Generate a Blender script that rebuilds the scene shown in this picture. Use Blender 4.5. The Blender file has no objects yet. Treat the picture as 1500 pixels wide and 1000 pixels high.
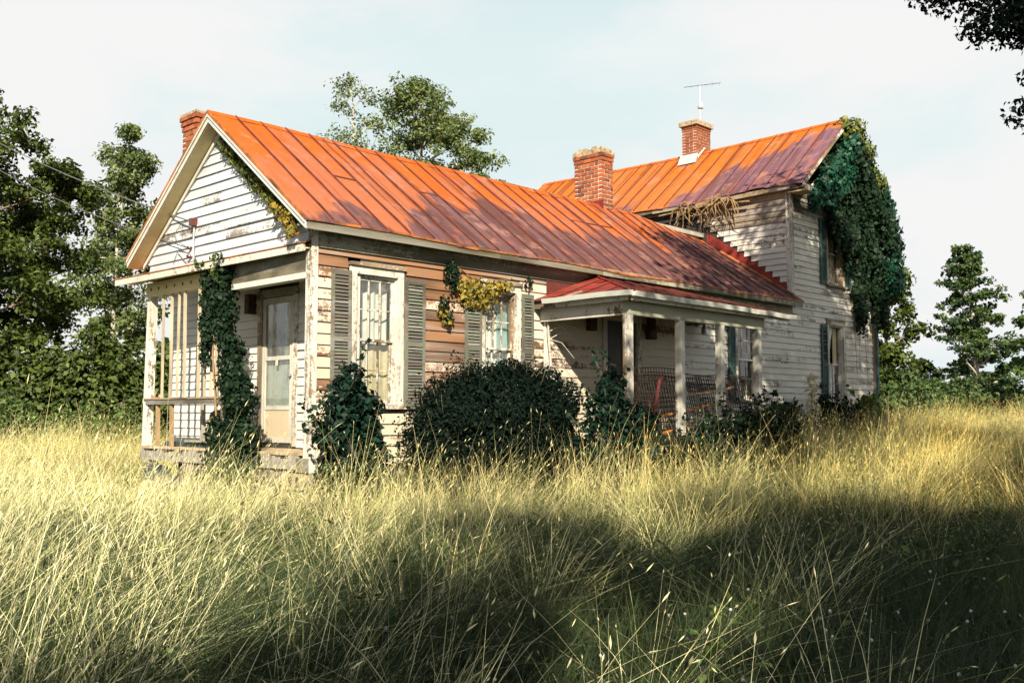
import bpy, math, random
import numpy as np
from mathutils import Vector, noise as mnoise

rng = random.Random(7)
nrng = np.random.default_rng(11)
scene = bpy.context.scene
COL = scene.collection

# ------------------------------------------------------------------ camera, sky, sun, exposure
CAM = Vector((-7.382, -10.754, 0.448))
cam = bpy.data.cameras.new("camera")
cam.sensor_width = 36.0
cam.lens = 36.0 * 1451.7 / 1500.0
cam.clip_start = 0.05
cam.clip_end = 3000
camo = bpy.data.objects.new("camera", cam)
COL.objects.link(camo)
camo.location = CAM
yaw, pit = math.radians(44.04), math.radians(4.19)
fw = Vector((math.cos(yaw) * math.cos(pit), math.sin(yaw) * math.cos(pit), math.sin(pit)))
camo.rotation_euler = fw.to_track_quat('-Z', 'Y').to_euler()
scene.camera = camo

SUN_EL, SUN_AZ = math.radians(32), math.radians(222)      # clockwise from +Y
sun_dir = Vector((math.sin(SUN_AZ) * math.cos(SUN_EL), math.cos(SUN_AZ) * math.cos(SUN_EL), math.sin(SUN_EL)))

world = bpy.data.worlds.new("World")
scene.world = world
world.use_nodes = True
wn, wl = world.node_tree.nodes, world.node_tree.links
wn.clear()
w_out = wn.new("ShaderNodeOutputWorld")
w_bg = wn.new("ShaderNodeBackground")
w_bg.inputs["Strength"].default_value = 0.052
sky = wn.new("ShaderNodeTexSky")
sky.sky_type = 'NISHITA'
sky.sun_disc = False
sky.sun_elevation = SUN_EL
sky.sun_rotation = SUN_AZ
sky.air_density = 1.0
sky.dust_density = 2.0
w_tc = wn.new("ShaderNodeTexCoord")
w_map = wn.new("ShaderNodeMapping")
w_map.inputs["Scale"].default_value = (1.0, 1.0, 2.6)
wl.new(w_tc.outputs["Generated"], w_map.inputs["Vector"])
w_no = wn.new("ShaderNodeTexNoise")
w_no.inputs["Scale"].default_value = 2.3
w_no.inputs["Detail"].default_value = 7
w_no.inputs["Roughness"].default_value = 0.55
wl.new(w_map.outputs["Vector"], w_no.inputs["Vector"])
w_sep = wn.new("ShaderNodeSeparateXYZ")
wl.new(w_tc.outputs["Generated"], w_sep.inputs["Vector"])
w_el = wn.new("ShaderNodeMapRange")              # summer haze and thin cloud, thinning out towards the zenith
w_el.interpolation_type = 'SMOOTHSTEP'
w_el.inputs["From Min"].default_value = 0.34
w_el.inputs["From Max"].default_value = 0.66
w_el.inputs["To Min"].default_value = 1.0
w_el.inputs["To Max"].default_value = 0.05
wl.new(w_sep.outputs["Z"], w_el.inputs["Value"])
w_haze = wn.new("ShaderNodeMix"); w_haze.data_type = 'RGBA'
w_haze.inputs["B"].default_value = (6.5, 7.6, 7.7, 1)
wl.new(w_el.outputs["Result"], w_haze.inputs["Factor"])
wl.new(sky.outputs["Color"], w_haze.inputs["A"])
w_rmp = wn.new("ShaderNodeMapRange")
w_rmp.inputs["From Min"].default_value = 0.33
w_rmp.inputs["From Max"].default_value = 0.53
w_rmp.interpolation_type = 'SMOOTHSTEP'
wl.new(w_no.outputs["Fac"], w_rmp.inputs["Value"])
w_mul = wn.new("ShaderNodeMath"); w_mul.operation = 'MULTIPLY'
wl.new(w_rmp.outputs["Result"], w_mul.inputs[0]); wl.new(w_el.outputs["Result"], w_mul.inputs[1])
w_mix = wn.new("ShaderNodeMix"); w_mix.data_type = 'RGBA'
w_mix.inputs["B"].default_value = (7.95, 7.95, 7.9, 1)
wl.new(w_mul.outputs[0], w_mix.inputs["Factor"])
wl.new(w_haze.outputs["Result"], w_mix.inputs["A"])
wl.new(w_mix.outputs["Result"], w_bg.inputs["Color"])
wl.new(w_bg.outputs["Background"], w_out.inputs["Surface"])

sun = bpy.data.lights.new("sun", 'SUN')
sun.energy = 5.0
sun.angle = math.radians(0.5)
sun.color = (1.0, 0.89, 0.70)
suno = bpy.data.objects.new("sun", sun)
COL.objects.link(suno)
suno.rotation_euler = (-sun_dir).to_track_quat('-Z', 'Y').to_euler()

scene.view_settings.view_transform = 'Standard'
scene.view_settings.look = 'None'
scene.view_settings.gamma = 1.0
scene.view_settings.use_curve_mapping = False
scene.view_settings.exposure = 1.15
scene.cycles.max_bounces = 5
scene.cycles.diffuse_bounces = 2
scene.cycles.use_adaptive_sampling = True
scene.cycles.adaptive_threshold = 0.02
scene.cycles.transparent_max_bounces = 12
scene.cycles.use_denoising = True

# ------------------------------------------------------------------ materials
def nmat(name):
    m = bpy.data.materials.new(name)
    m.use_nodes = True
    nt = m.node_tree
    b = nt.nodes["Principled BSDF"]
    return m, nt, b

def N(nt, t, **kw):
    n = nt.nodes.new(t)
    for k, v in kw.items():
        if k in n.inputs.keys():
            n.inputs[k].default_value = v
        else:
            setattr(n, k, v)
    return n

def L(nt, a, b):
    nt.links.new(a, b)

def noise_n(nt, scale=5, detail=4, rough=.55, stretch=(1, 1, 1), coord="Object", loc=(0, 0, 0), dist=0.0):
    tc = N(nt, "ShaderNodeTexCoord")
    mp = N(nt, "ShaderNodeMapping")
    mp.inputs["Scale"].default_value = stretch
    mp.inputs["Location"].default_value = loc
    L(nt, tc.outputs[coord], mp.inputs["Vector"])
    n = N(nt, "ShaderNodeTexNoise")
    n.inputs["Scale"].default_value = scale
    n.inputs["Detail"].default_value = detail
    n.inputs["Roughness"].default_value = rough
    n.inputs["Distortion"].default_value = dist
    L(nt, mp.outputs["Vector"], n.inputs["Vector"])
    return n.outputs["Fac"]

def math_n(nt, op, a, b=None):
    n = N(nt, "ShaderNodeMath", operation=op)
    for i, v in enumerate((a, b)):
        if v is None: continue
        if isinstance(v, (int, float)): n.inputs[i].default_value = v
        else: L(nt, v, n.inputs[i])
    return n.outputs[0]

def ramp_n(nt, fac, stops):
    r = N(nt, "ShaderNodeValToRGB")
    e = r.color_ramp.elements
    while len(e) < len(stops): e.new(.5)
    for el, (p, c) in zip(e, stops):
        el.position = p
        el.color = (*c, 1) if len(c) == 3 else c
    L(nt, fac, r.inputs["Fac"])
    return r.outputs["Color"]

def step_n(nt, fac, lo, hi):
    n = N(nt, "ShaderNodeMapRange", interpolation_type='SMOOTHSTEP')
    n.inputs["From Min"].default_value = lo
    n.inputs["From Max"].default_value = hi
    L(nt, fac, n.inputs["Value"])
    return n.outputs["Result"]

def mix_n(nt, fac, a, b, blend='MIX'):
    n = N(nt, "ShaderNodeMix", data_type='RGBA', blend_type=blend)
    if isinstance(fac, (int, float)): n.inputs["Factor"].default_value = fac
    else: L(nt, fac, n.inputs["Factor"])
    for k, v in (("A", a), ("B", b)):
        if isinstance(v, tuple): n.inputs[k].default_value = (*v, 1) if len(v) == 3 else v
        else: L(nt, v, n.inputs[k])
    return n.outputs["Result"]

def bump_n(nt, b, h, strength=.4, dist=.01):
    n = N(nt, "ShaderNodeBump")
    n.inputs["Strength"].default_value = strength
    n.inputs["Distance"].default_value = dist
    L(nt, h, n.inputs["Height"])
    L(nt, n.outputs["Normal"], b.inputs["Normal"])

def obj_rand(nt):
    return N(nt, "ShaderNodeObjectInfo").outputs["Random"]

def simple(name, col, rough=.7, var=.25, scale=8, metallic=0, stretch=(1, 1, 1), bump=.2):
    m, nt, b = nmat(name)
    f = noise_n(nt, scale, 5, .6, stretch)
    c = ramp_n(nt, f, [(.3, tuple(v * (1 - var) for v in col)), (.7, tuple(min(1, v * (1 + var)) for v in col))])
    L(nt, c, b.inputs["Base Color"])
    b.inputs["Roughness"].default_value = rough
    b.inputs["Metallic"].default_value = metallic
    if bump: bump_n(nt, b, f, bump, .006)
    return m

def paint_mat(name, paint, wood_a, wood_b, along, grime, wear_bias=0.0, grime_amt=.5):
    """old paint flaking off timber; object colour red = how worn a piece is; along = stretch vector of the grain"""
    m, nt, b = nmat(name)
    oi = N(nt, "ShaderNodeObjectInfo")
    sep = N(nt, "ShaderNodeSeparateColor")
    L(nt, oi.outputs["Color"], sep.inputs["Color"])
    wear = sep.outputs["Red"]
    rnd = oi.outputs["Random"]
    tc = N(nt, "ShaderNodeTexCoord")
    off = N(nt, "ShaderNodeVectorMath", operation='ADD')
    L(nt, tc.outputs["Object"], off.inputs[0])
    cmb = N(nt, "ShaderNodeCombineXYZ")
    L(nt, math_n(nt, 'MULTIPLY', rnd, 1.5), cmb.inputs["X"])
    L(nt, math_n(nt, 'MULTIPLY', rnd, 1.5), cmb.inputs["Y"])
    L(nt, math_n(nt, 'MULTIPLY', rnd, .25), cmb.inputs["Z"])
    L(nt, cmb.outputs["Vector"], off.inputs[1])
    def nz(scale, st, det=6, ro=.62, src=off.outputs["Vector"], d=0):
        mp = N(nt, "ShaderNodeMapping"); mp.inputs["Scale"].default_value = st
        L(nt, src, mp.inputs["Vector"])
        n = N(nt, "ShaderNodeTexNoise")
        n.inputs["Scale"].default_value = scale; n.inputs["Detail"].default_value = det
        n.inputs["Roughness"].default_value = ro; n.inputs["Distortion"].default_value = d
        L(nt, mp.outputs["Vector"], n.inputs["Vector"])
        return n.outputs["Fac"]
    big = nz(1.3, along, 4, .5)
    fine = nz(7, tuple(a * 1.0 for a in along), 8, .7)
    grain = nz(26, along, 5, .7)
    dirt = nz(.55, (1, 1, 1), 5, .6, tc.outputs["Object"])
    rag = nz(34, (1, 1, 1), 6, .7)
    rag2 = nz(9, (1, 1, 1), 6, .7)
    flake = math_n(nt, 'ADD', math_n(nt, 'ADD', math_n(nt, 'MULTIPLY', big, .34), math_n(nt, 'MULTIPLY', rag2, .24)), math_n(nt, 'ADD', math_n(nt, 'MULTIPLY', fine, .22), math_n(nt, 'MULTIPLY', rag, .20)))
    thr = math_n(nt, 'SUBTRACT', flake, math_n(nt, 'SUBTRACT', .72 - wear_bias, math_n(nt, 'MULTIPLY', wear, .46)))
    mask = step_n(nt, thr, -.012, .018)
    wood = mix_n(nt, step_n(nt, grain, .35, .68), wood_a, wood_b)
    wood = mix_n(nt, math_n(nt, 'MULTIPLY', step_n(nt, nz(.9, along, 5, .6, d=.3), .46, .60), .75), wood, tuple(min(.6, v * .6 + .17) for v in wood_b))
    wood = mix_n(nt, step_n(nt, big, .50, .66), wood, mix_n(nt, .75, wood, tuple(v * .22 for v in wood_a)))
    pcol = mix_n(nt, math_n(nt, 'MULTIPLY', rnd, .32), paint, tuple(v * .55 for v in paint))
    pcol = mix_n(nt, math_n(nt, 'MULTIPLY', step_n(nt, math_n(nt, 'ADD', math_n(nt, 'MULTIPLY', dirt, .6), math_n(nt, 'MULTIPLY', fine, .4)), .42, .66), grime_amt), pcol, grime)
    pcol = mix_n(nt, math_n(nt, 'MULTIPLY', step_n(nt, grain, .55, .75), .35), pcol, tuple(v * .6 for v in grime))
    L(nt, mix_n(nt, mask, pcol, wood), b.inputs["Base Color"])
    b.inputs["Roughness"].default_value = .75
    h = math_n(nt, 'ADD', math_n(nt, 'MULTIPLY', mask, -.6), math_n(nt, 'MULTIPLY', grain, .35))
    bump_n(nt, b, h, .55, .006)
    return m

GX, GY, GZ = (.22, 1, 2.2), (1, .22, 2.2), (3, 3, .3)
M = {}
M['siding_front'] = paint_mat("weathered_siding", (.54, .48, .39), (.27, .115, .045), (.19, .125, .08), GX, (.34, .27, .16), .06, .55)
M['siding_gable'] = paint_mat("bluish_white_siding", (.50, .54, .57), (.30, .25, .19), (.27, .23, .20), GY, (.27, .29, .31), 0, .7)
M['siding_porch'] = paint_mat("porch_siding", (.60, .59, .54), (.30, .23, .15), (.25, .20, .14), GY, (.55, .50, .40), 0, .35)
M['siding_main'] = paint_mat("grey_white_siding", (.60, .58, .52), (.20, .17, .13), (.18, .15, .12), GX, (.36, .33, .27), .02, .6)
M['siding_mainl'] = paint_mat("grey_white_siding_side", (.58, .56, .52), (.24, .19, .14), (.19, .15, .12), GY, (.40, .36, .30), .0, .5)
M['trim_x'] = paint_mat("white_trim", (.56, .54, .48), (.28, .19, .10), (.20, .15, .10), (.5, 1, 1), (.32, .29, .22), .085, .75)
M['trim_z'] = paint_mat("white_trim_upright", (.57, .56, .51), (.27, .18, .10), (.19, .15, .10), GZ, (.30, .28, .22), .085, .7)
M['trim_old'] = paint_mat("mildewed_trim", (.34, .34, .26), (.16, .14, .09), (.10, .09, .06), GX, (.16, .17, .10), .08, .7)
M['soffit'] = paint_mat("cream_soffit", (.62, .52, .28), (.30, .22, .10), (.2, .15, .08), GX, (.42, .34, .16), -.02, .5)
M['wood_raw'] = simple("bare_timber", (.30, .20, .11), .85, .45, 9, 0, (1, 1, .15), .4)
M['wood_grey'] = simple("grey_timber", (.26, .24, .20), .9, .45, 9, 0, (.3, 1, 1), .4)
M['slat'] = simple("pale_weathered_slat", (.40, .34, .24), .85, .4, 9, 0, (1, 1, .15), .4)
M['deck'] = simple("porch_planks", (.36, .28, .18), .9, .5, 5, 0, (.4, 2, 1), .4)
M['shut_front'] = paint_mat("faded_green_shutter", (.105, .115, .090), (.17, .15, .115), (.08, .075, .06), GX, (.22, .26, .20), .06, .6)
M['shut_teal'] = paint_mat("teal_shutter", (.028, .070, .062), (.12, .12, .10), (.10, .12, .10), GX, (.04, .10, .09), 0, .5)
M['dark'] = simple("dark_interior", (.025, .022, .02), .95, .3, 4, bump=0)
M['door'] = paint_mat("cream_door", (.52, .47, .36), (.34, .22, .09), (.24, .16, .08), GZ, (.40, .30, .17), 0, .6)
M['darkdoor'] = simple("dark_door", (.03, .024, .02), .6, .3, 6)
M['stone'] = simple("field_stone", (.13, .115, .09), .9, .5, 6, bump=.6)
M['mortar'] = simple("lime_mortar", (.50, .45, .36), .95, .4, 18, bump=.4)
M['block'] = simple("lit_concrete_block", (.30, .25, .16), .95, .25, 14, bump=.4)
M['iron'] = simple("rusty_iron", (.05, .026, .015), .8, .5, 14, .2)
M['redpipe'] = simple("red_painted_pipe", (.085, .012, .008), .8, .35, 10)
M['orange'] = simple("orange_tube", (.34, .13, .03), .6, .35, 10)
M['rubble'] = simple("crumbling_mortar", (.30, .23, .15), .95, .6, 16, bump=.8)
M['galv'] = simple("galvanised_metal", (.38, .38, .38), .45, .2, 12, .7)
M['cable'] = simple("service_cable", (.10, .095, .09), .7, .2, 3, bump=0)
M['redpaint'] = simple("red_flashing", (.17, .016, .010), .65, .4, 5)
M['redwall'] = simple("shaded_red_wall_tin", (.075, .013, .010), .8, .6, 5)  # red tin darkened to stand for the shade under the eave
M['porcelain'] = simple("brown_insulator", (.085, .025, .018), .35, .2, 5, bump=0)
M['teal_pipe'] = simple("teal_downpipe", (.03, .10, .09), .6, .3, 4, 0, (1, 1, .2))
M['gutter'] = paint_mat("white_gutter", (.52, .54, .50), (.22, .16, .09), (.22, .18, .12), GX, (.42, .42, .34), -.02, .45)
M['lead'] = simple("lead_flashing", (.40, .41, .40), .6, .15, 6)
M['twig'] = simple("dry_twig", (.20, .125, .06), .9, .4, 9, bump=.3)
M['bark'] = simple("bark", (.16, .12, .08), .95, .45, 7, 0, (3, 3, .6), .7)
M['palebark'] = simple("pale_bark", (.42, .38, .32), .9, .35, 7, 0, (3, 3, .6), .5)
M['curtain_w'] = simple("white_curtain", (.62, .62, .58), .9, .15, 7, 0, (6, 6, .5), .3)
M['curtain_y'] = simple("yellowed_curtain", (.58, .50, .32), .9, .2, 7, 0, (6, 6, .5), .3)
M['curtain_t'] = simple("teal_curtain", (.22, .38, .38), .9, .2, 7, 0, (6, 6, .5), .3)
M['junkblue'] = simple("faded_blue_metal", (.016, .032, .040), .7, .4, 7)
M['machine'] = simple("oily_machine", (.10, .085, .055), .7, .5, 12, .3)

def brick_mat():
    m, nt, b = nmat("old_brick")
    r = obj_rand(nt)
    f = noise_n(nt, 30, 6, .65)
    c = ramp_n(nt, r, [(0, (.07, .025, .015)), (.12, (.17, .04, .017)), (.4, (.26, .06, .02)), (.72, (.36, .10, .03)), (1, (.20, .045, .018))])
    c = mix_n(nt, math_n(nt, 'MULTIPLY', step_n(nt, f, .45, .75), .6), c, (.36, .17, .08))
    L(nt, c, b.inputs["Base Color"]); b.inputs["Roughness"].default_value = .9
    bump_n(nt, b, f, .5, .006)
    return m
M['brick'] = brick_mat()

def roof_mat(name, orange, salmon, purple, slope_axis, high, low, length, limit, seed):
    """old painted tin: purple-brown paint survives up to a ragged line on each slope, rust above, streaked down the slope"""
    m, nt, b = nmat(name)
    tc = N(nt, "ShaderNodeTexCoord")
    sp = N(nt, "ShaderNodeSeparateXYZ"); L(nt, tc.outputs["Object"], sp.inputs["Vector"])
    hgt = N(nt, "ShaderNodeMapRange")
    hgt.inputs["From Min"].default_value = low; hgt.inputs["From Max"].default_value = high
    L(nt, sp.outputs["Z"], hgt.inputs["Value"])
    along = N(nt, "ShaderNodeMapRange")
    along.inputs["From Min"].default_value = length[0]; along.inputs["From Max"].default_value = length[1]
    L(nt, sp.outputs["X" if slope_axis == 'y' else "Y"], along.inputs["Value"])
    lim = ramp_n(nt, along.outputs["Result"], [(p, (v, v, v)) for p, v in limit])
    st = (1.0, .25, .25) if slope_axis == 'y' else (.25, 1.0, .25)
    big = noise_n(nt, .55, 5, .6, (1, .8, 1), loc=(seed, seed * .7, 0), dist=.5)
    mid = noise_n(nt, 1.6, 6, .62, st, loc=(seed, 0, 3))
    streak = noise_n(nt, 8, 6, .65, tuple(s_ * (1 if s_ == 1 else .22) for s_ in st))
    fine = noise_n(nt, 24, 6, .7)
    blot = noise_n(nt, 3.2, 6, .65, loc=(0, seed, 1))
    rnd = obj_rand(nt)
    v = math_n(nt, 'SUBTRACT', hgt.outputs["Result"], lim)
    for k, src in ((.75, big), (.55, mid), (.34, streak), (.22, rnd)):
        v = math_n(nt, 'ADD', v, math_n(nt, 'MULTIPLY', math_n(nt, 'SUBTRACT', src, .5), k))
    pur = mix_n(nt, step_n(nt, streak, .40, .68), purple, tuple(c * .45 for c in purple))
    pur = mix_n(nt, math_n(nt, 'MULTIPLY', step_n(nt, blot, .50, .68), .7), pur, tuple(.55 * o_ + .45 * p_ for o_, p_ in zip(salmon, purple)))
    ora = mix_n(nt, step_n(nt, math_n(nt, 'ADD', math_n(nt, 'ADD', math_n(nt, 'MULTIPLY', blot, .55), math_n(nt, 'MULTIPLY', rnd, .22)), math_n(nt, 'MULTIPLY', hgt.outputs["Result"], .26)), .50, .64), salmon, orange)
    ora = mix_n(nt, math_n(nt, 'MULTIPLY', step_n(nt, streak, .52, .72), .55), ora, tuple(c * .55 for c in orange))
    c = mix_n(nt, step_n(nt, v, -.03, .05), pur, ora)
    c = mix_n(nt, math_n(nt, 'MULTIPLY', step_n(nt, streak, .62, .8), .45), c, tuple(k * .35 for k in orange))
    c = mix_n(nt, math_n(nt, 'MULTIPLY', step_n(nt, fine, .55, .75), .3), c, tuple(k * .5 for k in salmon))
    run = noise_n(nt, 5.0, 6, .7, tuple(s_ * (1 if s_ == 1 else .10) for s_ in st), loc=(seed, 2, 7))
    c = mix_n(nt, math_n(nt, 'MULTIPLY', step_n(nt, run, .50, .62), .68), c, tuple(k * .28 for k in salmon))
    c = mix_n(nt, math_n(nt, 'MULTIPLY', step_n(nt, noise_n(nt, 2.1, 6, .7, loc=(seed, 5, 0)), .54, .66), .5), c, tuple(.6 * a_ + .4 * .3 for a_ in salmon))
    L(nt, c, b.inputs["Base Color"])
    b.inputs["Roughness"].default_value = .65
    b.inputs["Specular IOR Level"].default_value = .25
    bump_n(nt, b, math_n(nt, 'ADD', math_n(nt, 'MULTIPLY', mid, .8), math_n(nt, 'MULTIPLY', fine, .25)), .4, .02)
    return m
ORG, SAL, PUR = (.44, .088, .008), (.34, .105, .048), (.125, .062, .066)
M['roof_ell'] = roof_mat("rusted_tin_wing", ORG, SAL, PUR, 'y', 4.75 + .8, 2.95 + .8, (0, 12.7), [(0, .0), (.11, .02), (.17, .30), (.28, .52), (.40, .48), (.52, .34), (.62, .40), (.74, .62), (.86, .85), (1, .80)], 2.0)
M['roof_main'] = roof_mat("rusted_tin_main", (.46, .105, .009), (.40, .12, .028), (.165, .085, .115), 'x', 7.4 + .8, 5.6 + .8, (-.5, 9.0), [(0, .80), (.10, .78), (.17, .66), (.24, .45), (.31, .18), (.40, .0), (.60, .0), (.66, .12), (.72, .0), (1, .1)], 5.5)
M['roof_porch'] = roof_mat("red_tin_porch", (.27, .024, .013), (.24, .034, .022), (.14, .028, .024), 'y', 2.9 + .8, 2.2 + .8, (4, 9), [(0, .2), (.5, .2), (1, .5)], 9.0)
M['roof_seam'] = simple("dark_seam_tin", (.085, .022, .014), .6, .5, 4)  # seams a darker brown than the panels
M['roof_edge'] = simple("rust_edge", (.27, .085, .02), .75, .85, 3)

def glass_mat():
    m, nt, b = nmat("old_window_glass")
    out = nt.nodes["Material Output"]
    tr = N(nt, "ShaderNodeBsdfTransparent"); tr.inputs["Color"].default_value = (.86, .9, .88, 1)
    gl = N(nt, "ShaderNodeBsdfGlossy"); gl.inputs["Roughness"].default_value = .06
    lw = N(nt, "ShaderNodeLayerWeight"); lw.inputs["Blend"].default_value = .5
    f = noise_n(nt, 6, 3, .5)
    bp = N(nt, "ShaderNodeBump"); bp.inputs["Strength"].default_value = .12; bp.inputs["Distance"].default_value = .02
    L(nt, f, bp.inputs["Height"]); L(nt, bp.outputs["Normal"], gl.inputs["Normal"])
    mx = N(nt, "ShaderNodeMixShader")
    L(nt, math_n(nt, 'ADD', math_n(nt, 'MULTIPLY', math_n(nt, 'POWER', lw.outputs["Facing"], 4.0), .7), .13), mx.inputs["Fac"])
    L(nt, tr.outputs[0], mx.inputs[1]); L(nt, gl.outputs[0], mx.inputs[2])
    df = N(nt, "ShaderNodeBsdfDiffuse"); df.inputs["Color"].default_value = (.34, .34, .30, 1)
    g2 = N(nt, "ShaderNodeMixShader")
    L(nt, math_n(nt, 'ADD', math_n(nt, 'MULTIPLY', step_n(nt, noise_n(nt, 3.5, 6, .7), .42, .7), .30), .05), g2.inputs["Fac"])
    L(nt, mx.outputs[0], g2.inputs[1]); L(nt, df.outputs[0], g2.inputs[2])
    L(nt, g2.outputs[0], out.inputs["Surface"])
    return m
M['glass'] = glass_mat()

def leaf_mat(name, dark, light, trans=.25, rough=.55, tip=None, spec=.22):
    m, nt, b = nmat(name)
    out = nt.nodes["Material Output"]
    at = N(nt, "ShaderNodeAttribute", attribute_name="tint")
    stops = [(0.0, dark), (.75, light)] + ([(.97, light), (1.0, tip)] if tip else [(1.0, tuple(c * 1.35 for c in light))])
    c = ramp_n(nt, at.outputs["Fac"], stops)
    L(nt, c, b.inputs["Base Color"])
    b.inputs["Roughness"].default_value = rough
    b.inputs["Specular IOR Level"].default_value = spec
    tr = N(nt, "ShaderNodeBsdfTranslucent")
    L(nt, mix_n(nt, 1.0, c, (1.3, 1.35, .5), 'MULTIPLY'), tr.inputs["Color"])
    mx = N(nt, "ShaderNodeMixShader"); mx.inputs["Fac"].default_value = trans
    L(nt, b.outputs[0], mx.inputs[1]); L(nt, tr.outputs[0], mx.inputs[2])
    L(nt, mx.outputs[0], out.inputs["Surface"])
    return m
M['leaf_tree'] = leaf_mat("tree_leaf", (.014, .028, .008), (.095, .13, .03), .3)
M['leaf_pale'] = leaf_mat("pale_tree_leaf", (.05, .08, .03), (.18, .22, .085), .3)
M['leaf_right'] = leaf_mat("blue_green_leaf", (.010, .032, .020), (.085, .13, .035), .28)
M['leaf_ivy'] = leaf_mat("ivy_leaf", (.003, .018, .010), (.012, .072, .040), .12, .45)
M['leaf_olive'] = leaf_mat("olive_ivy_leaf", (.03, .045, .008), (.13, .15, .025), .2, .5)
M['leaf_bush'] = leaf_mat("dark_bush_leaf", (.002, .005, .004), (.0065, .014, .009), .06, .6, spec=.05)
M['leaf_teal'] = leaf_mat("teal_shrub_leaf", (.002, .007, .005), (.007, .026, .015), .10, .5, spec=.12)
M['leaf_vine'] = leaf_mat("post_vine_leaf", (.003, .010, .006), (.015, .034, .016), .10, .5, spec=.12)
M['leaf_yellow'] = leaf_mat("yellowing_vine_leaf", (.05, .07, .012), (.34, .24, .04), .2, .6, (.42, .13, .015))
M['leaf_sapling'] = leaf_mat("pale_sapling_leaf", (.42, .38, .26), (.70, .62, .46), .2, .7)
M['leaf_weed'] = leaf_mat("weed_leaf", (.02, .05, .016), (.12, .17, .05), .2, .6)

def grass_mat(name, base, mid, straw, gold, tip=.75):
    m, nt, b = nmat(name)
    out = nt.nodes["Material Output"]
    at = N(nt, "ShaderNodeAttribute", attribute_name="tint")       # 0 root .. 1 tip
    hu = N(nt, "ShaderNodeAttribute", attribute_name="hue")        # per blade
    geo = N(nt, "ShaderNodeNewGeometry")
    pn = N(nt, "ShaderNodeTexNoise"); pn.inputs["Scale"].default_value = .38; pn.inputs["Detail"].default_value = 3
    L(nt, geo.outputs["Position"], pn.inputs["Vector"])
    patch = step_n(nt, pn.outputs["Fac"], .42, .62)
    h = math_n(nt, 'ADD', math_n(nt, 'MULTIPLY', hu.outputs["Fac"], .75), math_n(nt, 'MULTIPLY', obj_rand(nt), .25))
    top = mix_n(nt, step_n(nt, h, .12, .52), mid, straw)
    sx = N(nt, "ShaderNodeSeparateXYZ"); L(nt, geo.outputs["Position"], sx.inputs["Vector"])
    east = math_n(nt, 'ADD', math_n(nt, 'MULTIPLY', step_n(nt, sx.outputs["X"], -3.0, 9.0), .8), .2)
    lit_pale = math_n(nt, 'MULTIPLY', math_n(nt, 'SUBTRACT', 1.0, step_n(nt, sx.outputs["X"], -6.0, 3.0)), step_n(nt, h, .15, .6))  # paler straw in the west puts sunlight into the colour
    top = mix_n(nt, math_n(nt, 'MULTIPLY', lit_pale, .85), top, tuple(min(.86, c_ * k_) for c_, k_ in zip(straw, (1.22, 1.28, 1.65))))
    top = mix_n(nt, math_n(nt, 'MULTIPLY', math_n(nt, 'MULTIPLY', patch, east), step_n(nt, h, .2, .8)), top, gold)
    c = mix_n(nt, step_n(nt, at.outputs["Fac"], .14, tip), base, top)  # green roots, darkened to deepen the shade between blades
    L(nt, c, b.inputs["Base Color"])
    b.inputs["Roughness"].default_value = .6
    b.inputs["Specular IOR Level"].default_value = .25
    tr = N(nt, "ShaderNodeBsdfTranslucent"); L(nt, c, tr.inputs["Color"])
    mx = N(nt, "ShaderNodeMixShader"); mx.inputs["Fac"].default_value = .14
    L(nt, b.outputs[0], mx.inputs[1]); L(nt, tr.outputs[0], mx.inputs[2])
    L(nt, mx.outputs[0], out.inputs["Surface"])
    return m
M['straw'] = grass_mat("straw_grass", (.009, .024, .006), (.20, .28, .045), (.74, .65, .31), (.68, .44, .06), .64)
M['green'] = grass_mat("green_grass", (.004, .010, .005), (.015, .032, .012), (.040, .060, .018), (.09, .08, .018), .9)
M['clover'] = simple("clover_white", (.62, .62, .56), .8, .1, 5, bump=0)

def ground_mat():
    m, nt, b = nmat("meadow_soil")
    f = noise_n(nt, 1.3, 7, .6)
    c = ramp_n(nt, f, [(.3, (.020, .026, .008)), (.55, (.05, .055, .018)), (.75, (.12, .10, .04))])
    L(nt, c, b.inputs["Base Color"]); b.inputs["Roughness"].default_value = 1
    bump_n(nt, b, noise_n(nt, 14, 6, .7), .8, .05)
    return m
M['ground'] = ground_mat()

# ------------------------------------------------------------------ helpers
def empty(name, loc, label=None, cat=None, group=None):
    o = bpy.data.objects.new(name, None)
    o.empty_display_size = .2
    o.location = loc
    COL.objects.link(o)
    tag(o, label, cat, group)
    return o

def tag(o, label=None, cat=None, group=None, kind=None):
    if label: o["label"] = label
    if cat: o["category"] = cat
    if group: o["group"] = group
    if kind: o["kind"] = kind
    return o

def rootloc(parent):
    p = parent
    off = Vector((0, 0, 0))
    while p is not None:
        off += Vector(p.location)
        p = p.parent
    return off

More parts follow.
